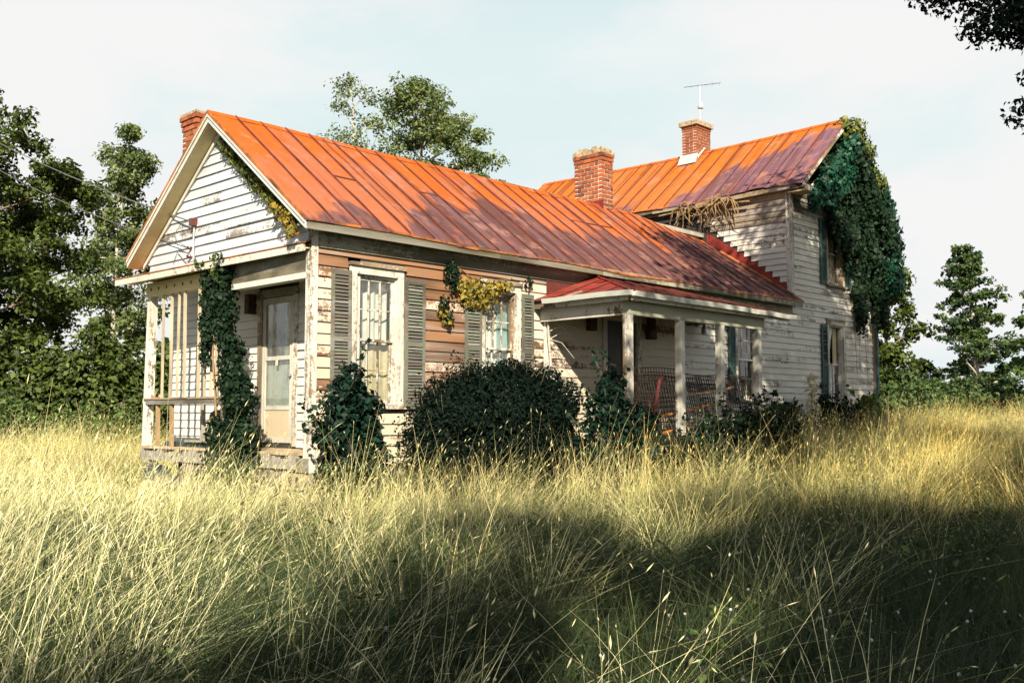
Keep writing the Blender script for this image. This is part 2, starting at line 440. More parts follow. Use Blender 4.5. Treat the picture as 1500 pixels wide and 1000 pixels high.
class MB:
    def __init__(s): s.v, s.f = [], []
    def add(s, vs, fs):
        n = len(s.v); s.v += [tuple(v) for v in vs]; s.f += [tuple(i + n for i in f) for f in fs]
    def hexa(s, c):        # 8 corners: bottom 0-3 ccw, top 4-7
        s.add(c, [(3, 2, 1, 0), (4, 5, 6, 7), (0, 1, 5, 4), (1, 2, 6, 5), (2, 3, 7, 6), (3, 0, 4, 7)])
    def box(s, x0, x1, y0, y1, z0, z1):
        s.hexa([(x0, y0, z0), (x1, y0, z0), (x1, y1, z0), (x0, y1, z0), (x0, y0, z1), (x1, y0, z1), (x1, y1, z1), (x0, y1, z1)])
        return s
    def prism(s, poly, d):  # planar polygon extruded by the vector d
        n = len(poly); d = Vector(d)
        a = [Vector(p) for p in poly]; b = [p + d for p in a]
        s.add(a + b, [tuple(range(n))[::-1], tuple(range(n, 2 * n))] + [(i, (i + 1) % n, n + (i + 1) % n, n + i) for i in range(n)])
        return s
    def tube(s, pts, r, n=6, cap=True):
        pts = [Vector(p) for p in pts]
        rs = r if isinstance(r, (list, tuple)) else [r] * len(pts)
        base = len(s.v); ref = Vector((.3, .2, 1)).normalized()
        for i, p in enumerate(pts):
            t = (pts[min(i + 1, len(pts) - 1)] - pts[max(i - 1, 0)])
            if t.length < 1e-9: t = Vector((0, 0, 1))
            t.normalize()
            a = t.cross(ref)
            if a.length < .05: a = t.cross(Vector((1, 0, 0)))
            a.normalize(); b_ = t.cross(a)
            for k in range(n):
                an = 2 * math.pi * k / n
                s.v.append(tuple(p + (a * math.cos(an) + b_ * math.sin(an)) * rs[i]))
        for i in range(len(pts) - 1):
            for k in range(n):
                q = base + i * n
                s.f.append((q + k, q + (k + 1) % n, q + n + (k + 1) % n, q + n + k))
        if cap:
            s.f.append(tuple(base + k for k in range(n))[::-1])
            q = base + (len(pts) - 1) * n
            s.f.append(tuple(q + k for k in range(n)))
        return s
    def lathe(s, prof, c, n=12, axis='z'):
        base = len(s.v)
        for r, h in prof:
            for k in range(n):
                a = 2 * math.pi * k / n
                if axis == 'z': s.v.append((c[0] + r * math.cos(a), c[1] + r * math.sin(a), c[2] + h))
                elif axis == 'x': s.v.append((c[0] + h, c[1] + r * math.cos(a), c[2] + r * math.sin(a)))
                else: s.v.append((c[0] + r * math.cos(a), c[1] + h, c[2] + r * math.sin(a)))
        for i in range(len(prof) - 1):
            for k in range(n):
                q = base + i * n
                s.f.append((q + k, q + (k + 1) % n, q + n + (k + 1) % n, q + n + k))
        s.f.append(tuple(base + k for k in range(n))[::-1]); q = base + (len(prof) - 1) * n
        s.f.append(tuple(q + k for k in range(n)))
        return s
    def build(s, name, mat, parent=None, wear=None, smooth=False, loc=None):
        me = bpy.data.meshes.new(name)
        off = rootloc(parent) if parent else Vector((0, 0, 0))
        own = Vector(loc) if loc else off
        me.from_pydata([tuple(Vector(v) - own) for v in s.v], [], s.f)
        me.materials.append(mat)
        if smooth: me.polygons.foreach_set("use_smooth", [True] * len(me.polygons))
        me.update()
        o = bpy.data.objects.new(name, me)
        if parent: o.parent = parent
        o.location = own - off
        if wear is not None: o.color = (wear, 0, 0, 1)
        COL.objects.link(o)
        return o

def inst(name, mesh, loc, parent, rot=(0, 0, 0), wear=None, scale=None):
    o = bpy.data.objects.new(name, mesh)
    o.parent = parent
    o.location = Vector(loc) - rootloc(parent)
    o.rotation_euler = rot
    if scale: o.scale = scale
    if wear is not None: o.color = (wear, 0, 0, 1)
    COL.objects.link(o)
    return o

def np_mesh(name, verts, faces4, mat, tint=None, parent=None, smooth=False, loc=None, hue=None, tris=None):
    """big meshes from arrays (quads)"""
    me = bpy.data.meshes.new(name)
    off = np.array(loc if loc is not None else (rootloc(parent) if parent else (0, 0, 0)), float)
    v = np.asarray(verts, np.float32) - off.astype(np.float32)
    f = np.asarray(faces4, np.int32)
    k = f.shape[1]
    me.vertices.add(len(v)); me.vertices.foreach_set("co", v.ravel())
    me.loops.add(f.size); me.loops.foreach_set("vertex_index", f.ravel())
    me.polygons.add(len(f))
    me.polygons.foreach_set("loop_start", np.arange(0, f.size, k, dtype=np.int32))
    if smooth: me.polygons.foreach_set("use_smooth", np.ones(len(f), bool))
    for nm, a in (("tint", tint), ("hue", hue)):
        if a is not None:
            at = me.attributes.new(nm, 'FLOAT', 'POINT')
            at.data.foreach_set("value", np.asarray(a, np.float32))
    me.materials.append(mat)
    me.update(calc_edges=True)
    o = bpy.data.objects.new(name, me)
    if parent:
        o.parent = parent
        o.location = Vector(off) - rootloc(parent)
    else:
        o.location = off
    return o

def unit(a): return a / np.maximum(np.linalg.norm(a, axis=-1, keepdims=True), 1e-9)

def leaf_quads(c, nrm, size, g, aspect=.62, droop=.0):
    """c (N,3) leaf centres, nrm (N,3) facing; returns verts, faces of folded rhombus leaves"""
    n = len(c)
    ax = unit(np.cross(nrm, unit(g.normal(size=(n, 3)))))
    ax[:, 2] -= droop; ax = unit(ax)
    sd = unit(np.cross(nrm, ax))
    nn = np.cross(ax, sd)
    s = size[:, None]
    v = np.empty((n, 4, 3))
    v[:, 0] = c - ax * s * .5
    v[:, 1] = c + sd * s * aspect * .5 + nn * s * .10 - ax * s * .05
    v[:, 2] = c + ax * s * .5 - nn * s * .06
    v[:, 3] = c - sd * s * aspect * .5 + nn * s * .10 - ax * s * .05
    f = np.arange(n * 4).reshape(n, 4)
    return v.reshape(-1, 3), f

def foliage(name, c, nrm, size, mat, parent, seed, aspect=.62, droop=0., tint=None):
    g = np.random.default_rng(seed)
    v, f = leaf_quads(c, nrm, size, g, aspect, droop)
    t = np.clip(g.normal(.45, .25, len(c)), 0, 1) if tint is None else tint
    o = np_mesh(name, v, f, mat, np.repeat(t, 4), parent)
    COL.objects.link(o)
    return o

def lump_leaves(lumps, g, per_m2, shell=.35, up=.25, jit=.12):
    """scatter leaf positions near the surface of ellipsoids ((cx,cy,cz),(rx,ry,rz))"""
    C, Nn = [], []
    for (c, r) in lumps:
        r = np.array(r, float)
        area = 4 * math.pi * ((r[0]*r[1])**1.6/3 + (r[0]*r[2])**1.6/3 + (r[1]*r[2])**1.6/3) ** (1/1.6)
        n = max(8, int(area * per_m2))
        d = unit(g.normal(size=(n, 3)))
        rad = 1 - shell * g.random(n) ** 1.6 + jit * g.normal(size=n)
        C.append(np.array(c) + d * r * rad[:, None])
        nn = d / r; nn = unit(nn) + g.normal(size=(n, 3)) * .45 + np.array([0, 0, up])
        Nn.append(unit(nn))
    return np.concatenate(C), np.concatenate(Nn)

def smooth(a, b, x):
    t = min(1, max(0, (x - a) / (b - a))); return t * t * (3 - 2 * t)

def ground_z(x, y):
    z = -1.0
    z += .62 * smooth(3.5, 15, x) * smooth(-14, -2, y)
    z += .42 * smooth(5, 17, y) * smooth(14, 0, x)
    z += .25 * smooth(8, 30, x) * smooth(-2, -30, y)
    z -= .16 * math.exp(-((x + .6) ** 2 + (y - 2.0) ** 2) / 9.0)
    z += .06 * math.sin(x * .7 + 1) * math.sin(y * .6 + .4)
    d = math.hypot(x - CAM.x, y - CAM.y)
    return z

# ------------------------------------------------------------------ ground
def make_ground():
    xs = sorted(set([-400, -200, -100, -60] + [-36 + i * 1.2 for i in range(72)] + [60, 100, 200, 400]))
    ys = xs
    v = [(x, y, ground_z(x, y)) for y in ys for x in xs]
    n = len(xs)
    f = [(j * n + i, j * n + i + 1, (j + 1) * n + i + 1, (j + 1) * n + i) for j in range(len(ys) - 1) for i in range(n - 1)]
    o = np_mesh("ground", v, f, M['ground'], smooth=True)
    COL.objects.link(o)
    tag(o, kind='structure')
make_ground()

# ------------------------------------------------------------------ the farmhouse
BZ = -.8
house = empty("farmhouse", (0, 0, BZ), "abandoned white clapboard farmhouse with rusted orange tin roofs", "house")
W, LX, RAKE, OV = 4.545, 12.672, .281, .237
ZE, ZR = 2.951, 4.853
MW = 4.139                      # width of the two storey block
MX1 = LX + MW
MZE, MZR, MOV, MR = 5.579, 7.437, .20, .45
MY1 = 9.0
SL = (ZR - ZE) / (W / 2 + OV)
MSL = (MZR - MZE) / (MW / 2 + MOV)
def part(mb, name, mat, parent=house, wear=None, **k): return mb.build(name, mat, parent, wear, **k)

# --- structural walls (with openings left out)
def wall_rects(u0, u1, z0, z1, holes):
    us = sorted({u0, u1, *[h[0] for h in holes], *[h[1] for h in holes]})
    zs = sorted({z0, z1, *[h[2] for h in holes], *[h[3] for h in holes]})
    for i in range(len(us) - 1):
        for j in range(len(zs) - 1):
            cu, cz = (us[i] + us[i + 1]) / 2, (zs[j] + zs[j + 1]) / 2
            if not any(h[0] < cu < h[1] and h[2] < cz < h[3] for h in holes):
                yield us[i], us[i + 1], zs[j], zs[j + 1]

W1 = (.70, 1.41, .58, 2.33)
W2 = (3.13, 3.79, .58, 2.33)
PD = (6.08, 6.95, .02, 2.08)
PW = (10.33, 11.12, .74, 2.40)
ML = (14.36, 15.10, .66, 2.52)
MU = (14.40, 15.14, 3.50, 4.98)
front_holes = [W1, W2, PD, PW, ML, MU]
mb = MB()
for a, b, c, d in wall_rects(0, LX, -.45, 2.90, [W1, W2, PD, PW]): mb.box(a, b, .0, .12, c, d)
for a, b, c, d in wall_rects(LX, MX1, -.45, 5.55, [ML, MU]): mb.box(a, b, .0, .12, c, d)
mb.prism([(LX, .0, 5.55), (MX1, .0, 5.55), ((LX + MX1) / 2, .0, MZR - .08)], (0, .12, 0))
part(mb, "wall", M['wood_grey'])
PDEP = .80                      # depth of the corner porch
DR = (1.58, 2.42, .03, 2.20)    # porch door (y range)
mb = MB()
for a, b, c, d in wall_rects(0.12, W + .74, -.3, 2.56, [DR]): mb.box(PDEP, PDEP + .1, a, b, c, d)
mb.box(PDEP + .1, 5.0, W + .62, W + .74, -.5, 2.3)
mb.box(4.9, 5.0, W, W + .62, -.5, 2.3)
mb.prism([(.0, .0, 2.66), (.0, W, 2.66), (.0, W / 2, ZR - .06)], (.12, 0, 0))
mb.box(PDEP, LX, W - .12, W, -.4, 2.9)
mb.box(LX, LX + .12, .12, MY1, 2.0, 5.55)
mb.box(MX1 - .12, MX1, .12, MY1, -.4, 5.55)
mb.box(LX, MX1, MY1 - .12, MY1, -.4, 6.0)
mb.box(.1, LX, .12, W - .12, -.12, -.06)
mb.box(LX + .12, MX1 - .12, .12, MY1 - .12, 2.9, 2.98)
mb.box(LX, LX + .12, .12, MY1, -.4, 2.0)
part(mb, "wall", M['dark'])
part(MB().prism([(PDEP - .25, W + .80, 2.50), (5.05, W + .80, 2.40), (5.05, W + .1, 2.70), (PDEP - .25, W + .1, 2.70)], (0, 0, .02)), "lean_to_roof", M['roof_edge'])
mb = MB().box(.0, PDEP, .0, W, 2.58, 2.62)
part(mb, "porch_ceiling", M['soffit'])

# --- clapboards: every board a part of its own
def clapboard(axis, plane, outward, u0, u1, z0, z1, mat, wear, e0=0., e1=0., t0=.030, t1=.006):
    """a lapped board; axis 'x' runs along x on the plane y=plane; e0/e1 shift the upper ends (raking cut)"""
    nseg = max(1, int((u1 - u0) / .9))
    vs, fs = [], []
    j = rng.uniform(-.003, .003); k = rng.uniform(-.003, .003)
    warp = rng.uniform(0, .006) if rng.random() < .8 else rng.uniform(.006, .016)
    for i in range(nseg + 1):
        a = i / nseg
        u = u0 + (u1 - u0) * a
        ut = (u0 + e0) + ((u1 + e1) - (u0 + e0)) * a
        dz = j + (k - j) * a + rng.uniform(-.002, .002)
        w = t0 + (warp if 0 < i < nseg else rng.uniform(0, warp))
        for (uu, z, d) in ((u, z0 - .012 + dz, 0), (u, z0 - .012 + dz, w), (ut, z1 + dz * .4, t1), (ut, z1 + dz * .4, 0)):
            vs.append((uu, plane + outward * d, z) if axis == 'x' else (plane + outward * d, uu, z))
    for i in range(nseg):
        q = i * 4
        for m_ in range(4):
            fs.append((q + m_, q + (m_ + 1) % 4, q + 4 + (m_ + 1) % 4, q + 4 + m_))
    fs += [(3, 2, 1, 0), (nseg * 4, nseg * 4 + 1, nseg * 4 + 2, nseg * 4 + 3)]
    m_ = MB(); m_.add(vs, fs)
    return m_.build("clapboard", mat, house, wear)

def courses(axis, plane, outward, u0, u1, z0, z1, pitch, holes, mat, wearf, joint=.25, endf=None):
    z = z0
    while z < z1 - .03:
        zt = min(z + pitch, z1)
        zc = (z + zt) / 2
        lo, hi = (u0, u1) if endf is None else endf(z, zt)
        if hi - lo > .08:
            cuts = [(lo, hi)]
            for h in holes:
                if h[2] < zc < h[3]:
                    new = []
                    for a, b in cuts:
                        if h[1] <= a or h[0] >= b: new.append((a, b)); continue
                        if h[0] - a > .03: new.append((a, h[0]))
                        if b - h[1] > .03: new.append((h[1], b))
                    cuts = new
            for a, b in cuts:
                if b - a > 2.4 and rng.random() < .45:
                    c = a + (b - a) * rng.uniform(.3, .7)
                    segs = [(a, c - .002), (c + .002, b)]
                else: segs = [(a, b)]
                for s0, s1 in segs:
                    clapboard(axis, plane, outward, s0, s1, z, zt, mat, wearf((s0 + s1) / 2, zc))
        z += pitch

def H(w, m): return (w[0] - m, w[1] + m, w[2] - .10, w[3] + .16)
def wear_front(x, z):
    w = .33
    w += .13 * smooth(1.6, 2.3, x) * (1 - smooth(4.0, 4.6, x)) * smooth(.5, 1.1, z)   # burnt bare by the weather between the windows
    w += .34 * smooth(2.25, 2.5, z) * (1 - smooth(4.2, 5, x))
    if x < .6: w -= .06
    if z < .5: w -= .1
    if x > 4.4: w = .18
    return max(0, min(1, w + rng.uniform(-.09, .09)))
courses('x', 0, -1, .075, 8.40, -.27, 2.62, .149, [H(W1, .14), H(W2, .12), H(PD, .12)], M['siding_front'], wear_front)
def wear_main(x, z): return max(0, min(1, .33 + (.22 if z > 5 else 0) + .12 * smooth(14.5, 13, x) * smooth(4.5, 5.3, z) + rng.uniform(-.12, .13)))
def end_main(z, zt):
    if zt <= 2.95: return (8.40, MX1 - .10)
    if zt <= MZE - .05: return (LX + .11, MX1 - .10)
    k = (zt - MZE) / MSL - MOV
    return (LX + max(.11, k + .25), MX1 - max(.1, k + .25))
courses('x', 0, -1, LX, MX1, -.30, 7.1, .136, [H(PW, .12), H(ML, .13), H(MU, .13)], M['siding_main'], wear_main, endf=end_main)
def wear_left(y, z): return max(0, min(1, .28 + .45 * smooth(.5, 1.6, y) + (.12 if z > 5.1 else 0) + rng.uniform(-.1, .12)))
def end_left(z, zt):                       # boards step up along the slope of the wing's roof
    yb = (z - ZE) / SL - OV
    top = min(4.2, yb - .10)
    return (.08, top)
courses('y', LX, -1, 0, 4, ZE + .18, 5.36, .136, [], M['siding_mainl'], wear_left, endf=end_left)
def wear_gable(y, z): return max(0, min(1, .33 + rng.uniform(-.12, .12)))
def end_gable(z, zt):
    k = (zt - ZE) / SL - OV + .10
    return (max(.06, k), W - max(.03, k))
courses('y', 0, -1, 0, W, 2.70, 4.70, .148, [], M['siding_gable'], wear_gable, endf=end_gable)
courses('y', PDEP, -1, .1, W + .74, -.02, 2.58, .128, [(DR[0] - .12, DR[1] + .12, -1, DR[3] + .16)], M['siding_porch'], lambda y, z: max(0, .08 + (.2 if y < 1.5 else 0) + rng.uniform(-.06, .1)))

# --- corner boards, frieze, fascia, beams
part(MB().box(-.028, .07, -.034, .0, -.3, 2.92), "corner_board", M['trim_z'], wear=.26)
part(MB().box(-.030, .0, .002, .10, -.12, 2.66), "corner_board", M['trim_z'], wear=.25)
part(MB().box(.0, .78, -.0, .07, -.25, 2.58), "corner_post", M['trim_z'], wear=.2)
part(MB().box(LX - .032, LX + .105, -.034, .0, 3.10, 5.42), "corner_board", M['trim_z'], wear=.30)
part(MB().box(LX - .034, LX + .0, .002, .085, 3.12, 5.42), "corner_board", M['trim_z'], wear=.22)
part(MB().box(MX1 - .10, MX1 + .02, -.034, .0, -.3, 5.5), "corner_board", M['trim_z'], wear=.45)
part(MB().box(.08, LX - .04, -.042, .0, 2.625, 2.86), "frieze_board", M['trim_old'], wear=.4)
# wing eave: soffit and fascia
part(MB().box(-.24, LX + .06, -OV + .02, -.0, 2.862, 2.892), "soffit", M['trim_old'], wear=.4)
x = -.25
while x < LX:
    x1 = min(LX + .08, x + rng.uniform(2.4, 3.8))
    dz = rng.uniform(-.012, .008)
    part(MB().box(x, x1 - .006, -OV - .006, -OV + .018, 2.805 + dz, 2.93 + dz), "fascia_board", M['trim_old'], wear=rng.uniform(.3, .6))
    x = x1
# gable rake: overhanging soffit, fascia and the little pent over the porch
for s in (0, 1):
    def ry(y): return y if s == 0 else W - y
    lo = (-OV + .0, ZE - .03); hi = (W / 2, ZR - .03)
    yb, zb = lo; yt, zt = hi
    p = [(-RAKE, ry(yb), zb - .0), (-RAKE, ry(yt), zt), (-RAKE, ry(yt), zt - .135), (-RAKE, ry(yb), zb - .12)]
    part(MB().prism(p, (.025, 0, 0)), "rake_board", M['siding_gable'] if s == 0 else M['trim_x'], wear=.08)
    p = [(-RAKE - .018, ry(yb), zb - .0), (-RAKE - .018, ry(yt), zt), (-RAKE - .018, ry(yt), zt - .055), (-RAKE - .018, ry(yb), zb - .05)]
    part(MB().prism(p, (.016, 0, 0)), "rake_moulding", M['trim_x'], wear=.1)
    p = [(-RAKE + .026, ry(yb), zb - .10), (-RAKE + .026, ry(yt), zt - .115), (-RAKE + .026, ry(yt), zt - .14), (-RAKE + .026, ry(yb), zb - .125)]
    part(MB().prism(p, (RAKE - .026, 0, 0)), "soffit", M['soffit'], wear=.2)
    p = [(-.055, ry(yb + .1), zb - .055), (-.055, ry(yt), zt - .142), (-.055, ry(yt), zt - .22), (-.055, ry(yb + .1), zb - .135)]
    part(MB().prism(p, (.03, 0, 0)), "frieze_board", M['trim_x'], wear=.12)
# pent over the corner porch: a rusty drip edge, a fascia and a soffit
o0, o1 = (-.14, -.03), (-.36, 5.05)
part(MB().prism([(o0[0], o0[1], 2.655), (o1[0], o1[1], 2.625), (-.0, 5.05, 2.70), (-.0, -.03, 2.705)], (0, 0, .014)), "pent_roof", M['roof_edge'])
part(MB().prism([(o0[0] + .01, o0[1] + .03, 2.652), (o1[0] + .01, o1[1], 2.622), (o1[0] + .01, o1[1], 2.525), (o0[0] + .01, o0[1] + .03, 2.555)], (.022, 0, 0)), "fascia_board", M['trim_x'], wear=.22)
part(MB().prism([(o0[0] + .033, .0, 2.585), (o1[0] + .033, 5.03, 2.56), (-.002, 5.03, 2.58), (-.002, .0, 2.60)], (0, 0, .018)), "soffit", M['soffit'], wear=.25)
part(MB().box(-.025, .10, .0, 2.0, 2.30, 2.575), "porch_beam", M['trim_old'], wear=.62)
part(MB().box(-.02, .10, 2.0, W + .06, 2.33, 2.555), "porch_beam", M['soffit'], wear=.3)
part(MB().box(-.03, .12, .10, 1.95, 2.22, 2.298), "porch_beam", M['trim_x'], wear=.1)
mbd = MB()
for i in range(11):                                   # dark notches left by the lost trim
    y = 4.45 - i * .26
    mbd.box(-.026, -.019, y - .014, y + .014, 2.42, 2.47)
part(mbd, "rafter_notch", M['dark'])["kind"] = "stuff"

# --- corner porch: posts, rail, studs, floor
def leaning(name, mat, x, y0, y1, w, z0, z1, wear, d=None, dx=0):
    d = d or w
    m_ = MB()
    m_.hexa([(x, y0, z0), (x + d, y0, z0), (x + d, y0 + w, z0), (x, y0 + w, z0), (x + dx, y1, z1), (x + d + dx, y1, z1), (x + d + dx, y1 + w, z1), (x + dx, y1 + w, z1)])
    return part(m_, name, mat, wear=wear)
leaning("porch_post", M['trim_z'], -.02, W - .02, W - .10, .12, -.14, 2.33, .2)
leaning("porch_post", M['trim_z'], -.01, 2.10, 2.12, .11, -.14, 2.33, .3)
part(MB().box(-.035, .085, 2.0, W - .03, .60, .675), "rail", M['shut_front'], wear=.55)
part(MB().box(-.05, .10, 2.0, W + .03, .677, .70), "rail", M['trim_x'], wear=.5)
for (ya, yb, w, zt) in ((4.02, 4.04, .032, 2.34), (3.74, 3.76, .042, 2.34), (3.30, 3.34, .046, 2.34), (2.88, 2.89, .046, 2.34), (2.50, 2.52, .042, 2.34), (2.36, 2.40, .03, 2.34), (3.54, 3.53, .03, 2.34), (2.70, 2.69, .028, 2.34)):
    leaning("stud", M['slat'], -.015, ya, yb, w, .70, zt, .6, .032)
for (ya, yb, w) in ((3.10, 3.08, .03),):
    leaning("stud", M['slat'], .42, ya, yb, w, .0, 2.5, .6, .03)
for (ya, yb, w) in ((4.14, 4.16, .055), (3.68, 3.70, .055)):
    leaning("stud", M['wood_raw'], -.01, ya, yb, w, -.05, .60, .6, .05)
for (ya, yb, w, xx) in ((3.50, 3.52, .045, .40), (3.28, 3.30, .05, .3)):
    leaning("stud", M['wood_grey'], xx, ya, yb, w, -.03, .60, .6, .05)
y = .12
while y < W:
    w = rng.uniform(.13, .15)
    part(MB().box(-.06 + rng.uniform(-.05, .03), PDEP, y, y + w - .008, -.085, -.05 + rng.uniform(-.006, .004)), "floor_plank", M['deck'])
    y += w
part(MB().box(-.05, -.01, .2, W + .08, -.27, -.088), "sill_beam", M['wood_grey'])
part(MB().box(-.055, .10, -.03, .22, -.30, -.12), "sill_beam", M['trim_old'], wear=.5)
# foundation stones under the porch and along the front
def stone(cx, cy, cz, rx, ry, rz, mat=M['stone']):
    m_ = MB(); vs = []; nu, nv = 7, 5
    sd = rng.uniform(0, 50)
    for j in range(nv):
        t = math.pi * (j + .5) / nv
        for i in range(nu):
            p = 2 * math.pi * i / nu
            d = Vector((math.sin(t) * math.cos(p), math.sin(t) * math.sin(p), math.cos(t)))
            q = .82 + .4 * mnoise.noise(d * 1.4 + Vector((sd, 0, 0)))
            d = Vector([math.copysign(abs(k) ** .65, k) for k in d]) * q
            vs.append((cx + d.x * rx, cy + d.y * ry, cz + d.z * rz))
    fs = [(j * nu + i, j * nu + (i + 1) % nu, (j + 1) * nu + (i + 1) % nu, (j + 1) * nu + i) for j in range(nv - 1) for i in range(nu)]
    fs += [tuple(range(nu))[::-1], tuple((nv - 1) * nu + i for i in range(nu))]
    m_.add(vs, [f[::-1] for f in fs])
    return part(m_, "foundation_stone", mat)
for row in range(3):
    y = .25 + rng.uniform(0, .15)
    while y < W - .1:
        w = rng.uniform(.13, .24)
        if not (row == 0 and 3.3 < y < 4.0):
            stone(.02 + rng.uniform(-.05, .04), y + w, -.38 - row * .21, .15, w * .95, .12)
        y += 2 * w + .01
for row in range(2):
    x = .3
    while x < 4.4:
        w = rng.uniform(.14, .26)
        stone(x + w, .02 + rng.uniform(-.03, .03), -.42 - row * .21, w * .96, .14, .12)
        x += 2 * w + .01
mbb = MB().box(-.09, .08, .02, .46, -.52, -.32)
cb = part(mbb, "concrete_block", M['block'])
for yy in (.13, .29):
    part(MB().box(-.096, -.088, yy - .035, yy + .035, -.49, -.36), "block_hole", M['dark'], cb)
part(MB().box(-.06, .2, -.02, .4, -.95, -.53), "foundation_pier", M['stone'])

# --- windows
def curtain(parent, x0, x1, z0, z1, y, mat, amp=.018, gather=None):
    n, k = 26, 5
    vs, fs = [], []
    ph = rng.uniform(0, 6)
    for j in range(k + 1):
        b = j / k
        for i in range(n + 1):
            a = i / n
            xa = x0 + (x1 - x0) * a
            if gather is not None:
                xa = gather + (xa - gather) * (1 - .72 * math.sin(b * math.pi) ** .8 * .8)
            vs.append((xa, y + amp * math.sin(a * 34 + ph + b * .6) + .006 * math.sin(a * 71), z1 + (z0 - z1) * b))
    for j in range(k):
        for i in range(n):
            q = j * (n + 1) + i
            fs.append((q, q + 1, q + n + 2, q + n + 1))
    m_ = MB(); m_.add(vs, fs)
    return m_.build("curtain", mat, parent, smooth=True)

def window(w, cols=3, rows=2, casing=.105, wear=.15, trim=None, meet=None, label=None, sill_mat=None, head=True, skip_upper=False, lower_cols=None):
    x0, x1, z0, z1 = w
    tz, tx = trim or (M['trim_z'], M['trim_x'])
    m_ = MB()
    m_.box(x0 - casing, x0, -.040, .0, z0 - .01, z1 + .01)
    m_.box(x1, x1 + casing, -.040, .0, z0 - .01, z1 + .01)
    root = part(m_, "window", tz, wear=wear)
    if label: root["label"] = label
    part(MB().box(x0 - casing, x1 + casing, -.042, .0, z1 + .011, z1 + .115), "head_casing", tx, root, wear)
    if head:
        part(MB().box(x0 - casing - .02, x1 + casing + .02, -.075, .0, z1 + .118, z1 + .165), "head_cap", tx, root, wear + .1)
    part(MB().box(x0 - casing - .03, x1 + casing + .03, -.085, .02, z0 - .062, z0 - .012), "sill", sill_mat or tx, root, wear + .15)
    m_ = MB()
    m_.box(x0 - .0, x0 + .022, .002, .12, z0, z1); m_.box(x1 - .022, x1, .002, .12, z0, z1)
    m_.box(x0 + .022, x1 - .022, .002, .12, z1 - .022, z1); m_.box(x0 + .022, x1 - .022, .002, .12, z0 - .01, z0 + .015)
    part(m_, "jamb", tz, root, wear)
    zm = meet if meet else (z0 + z1) / 2
    for (a, b, yy, up) in ((zm - .018, z1 - .022, .035, True), (z0 + .015, zm + .018, .072, False)):
        if up and skip_upper: continue
        sx0, sx1 = x0 + .022, x1 - .022
        st = .042
        m_ = MB()
        m_.box(sx0, sx0 + st, yy, yy + .034, a, b); m_.box(sx1 - st, sx1, yy, yy + .034, a, b)
        m_.box(sx0 + st, sx1 - st, yy, yy + .034, a, a + (.036 if up else .062)); m_.box(sx0 + st, sx1 - st, yy, yy + .034, b - .040, b)
        part(m_, "sash", tz, root, wear)
        gx0, gx1, gz0, gz1 = sx0 + st, sx1 - st, a + (.036 if up else .062), b - .040
        c = cols if up else (lower_cols or cols)
        for i in range(1, c):
            xx = gx0 + (gx1 - gx0) * i / c
            part(MB().box(xx - .009, xx + .009, yy + .004, yy + .028, gz0, gz1), "muntin", tz, root, wear)
        for j in range(1, rows):
            zz = gz0 + (gz1 - gz0) * j / rows
            for i in range(c):
                xa, xb = gx0 + (gx1 - gx0) * i / c, gx0 + (gx1 - gx0) * (i + 1) / c
                part(MB().box(xa + .010, xb - .010, yy + .006, yy + .026, zz - .008, zz + .008), "muntin", tz, root, wear)
        for i in range(c):
            for j in range(rows):
                xa, xb = gx0 + (gx1 - gx0) * i / c, gx0 + (gx1 - gx0) * (i + 1) / c
                za, zb = gz0 + (gz1 - gz0) * j / rows, gz0 + (gz1 - gz0) * (j + 1) / rows
                t = rng.uniform(-.002, .002)
                m2 = MB(); m2.add([(xa, yy + .016 + t, za), (xb, yy + .016 - t, za), (xb, yy + .016 - t, zb), (xa, yy + .016 + t, zb)], [(0, 1, 2, 3)])
                part(m2, "pane", M['glass'], root)
    return root

w = window(W1, label="tall front window with sheer white curtains above and yellowed ones below", wear=.25)
curtain(w, .80, 1.40, 1.30, 2.32, .20, M['curtain_w'])
curtain(w, .70, 1.41, .58, 1.42, .17, M['curtain_y'], .010)
w = window(W2, label="front window with blue-green curtains beside the porch", wear=.30)
curtain(w, 3.24, 3.60, .9, 2.32, .19, M['curtain_w'])
curtain(w, 3.56, 3.80, .9, 2.32, .17, M['curtain_t'])
w = window(PW, cols=3, wear=.3, head=False, label="window with dark panes behind the porch posts")
w = window(ML, cols=3, wear=.28, rows=2, label="lower window of the tall block with a torn curtain and no upper sash", skip_upper=True, lower_cols=2, meet=1.62)
curtain(w, 14.38, 14.86, 1.0, 2.50, .13, M['curtain_w'], .02, gather=14.52)
curtain(w, 14.92, 15.10, 1.4, 2.50, .16, M['curtain_y'], .02)
w = window(MU, cols=2, wear=.35, label="upstairs window half hidden by ivy")
curtain(w, 14.62, 15.14, 3.5, 4.95, .17, M['curtain_y'], .02)

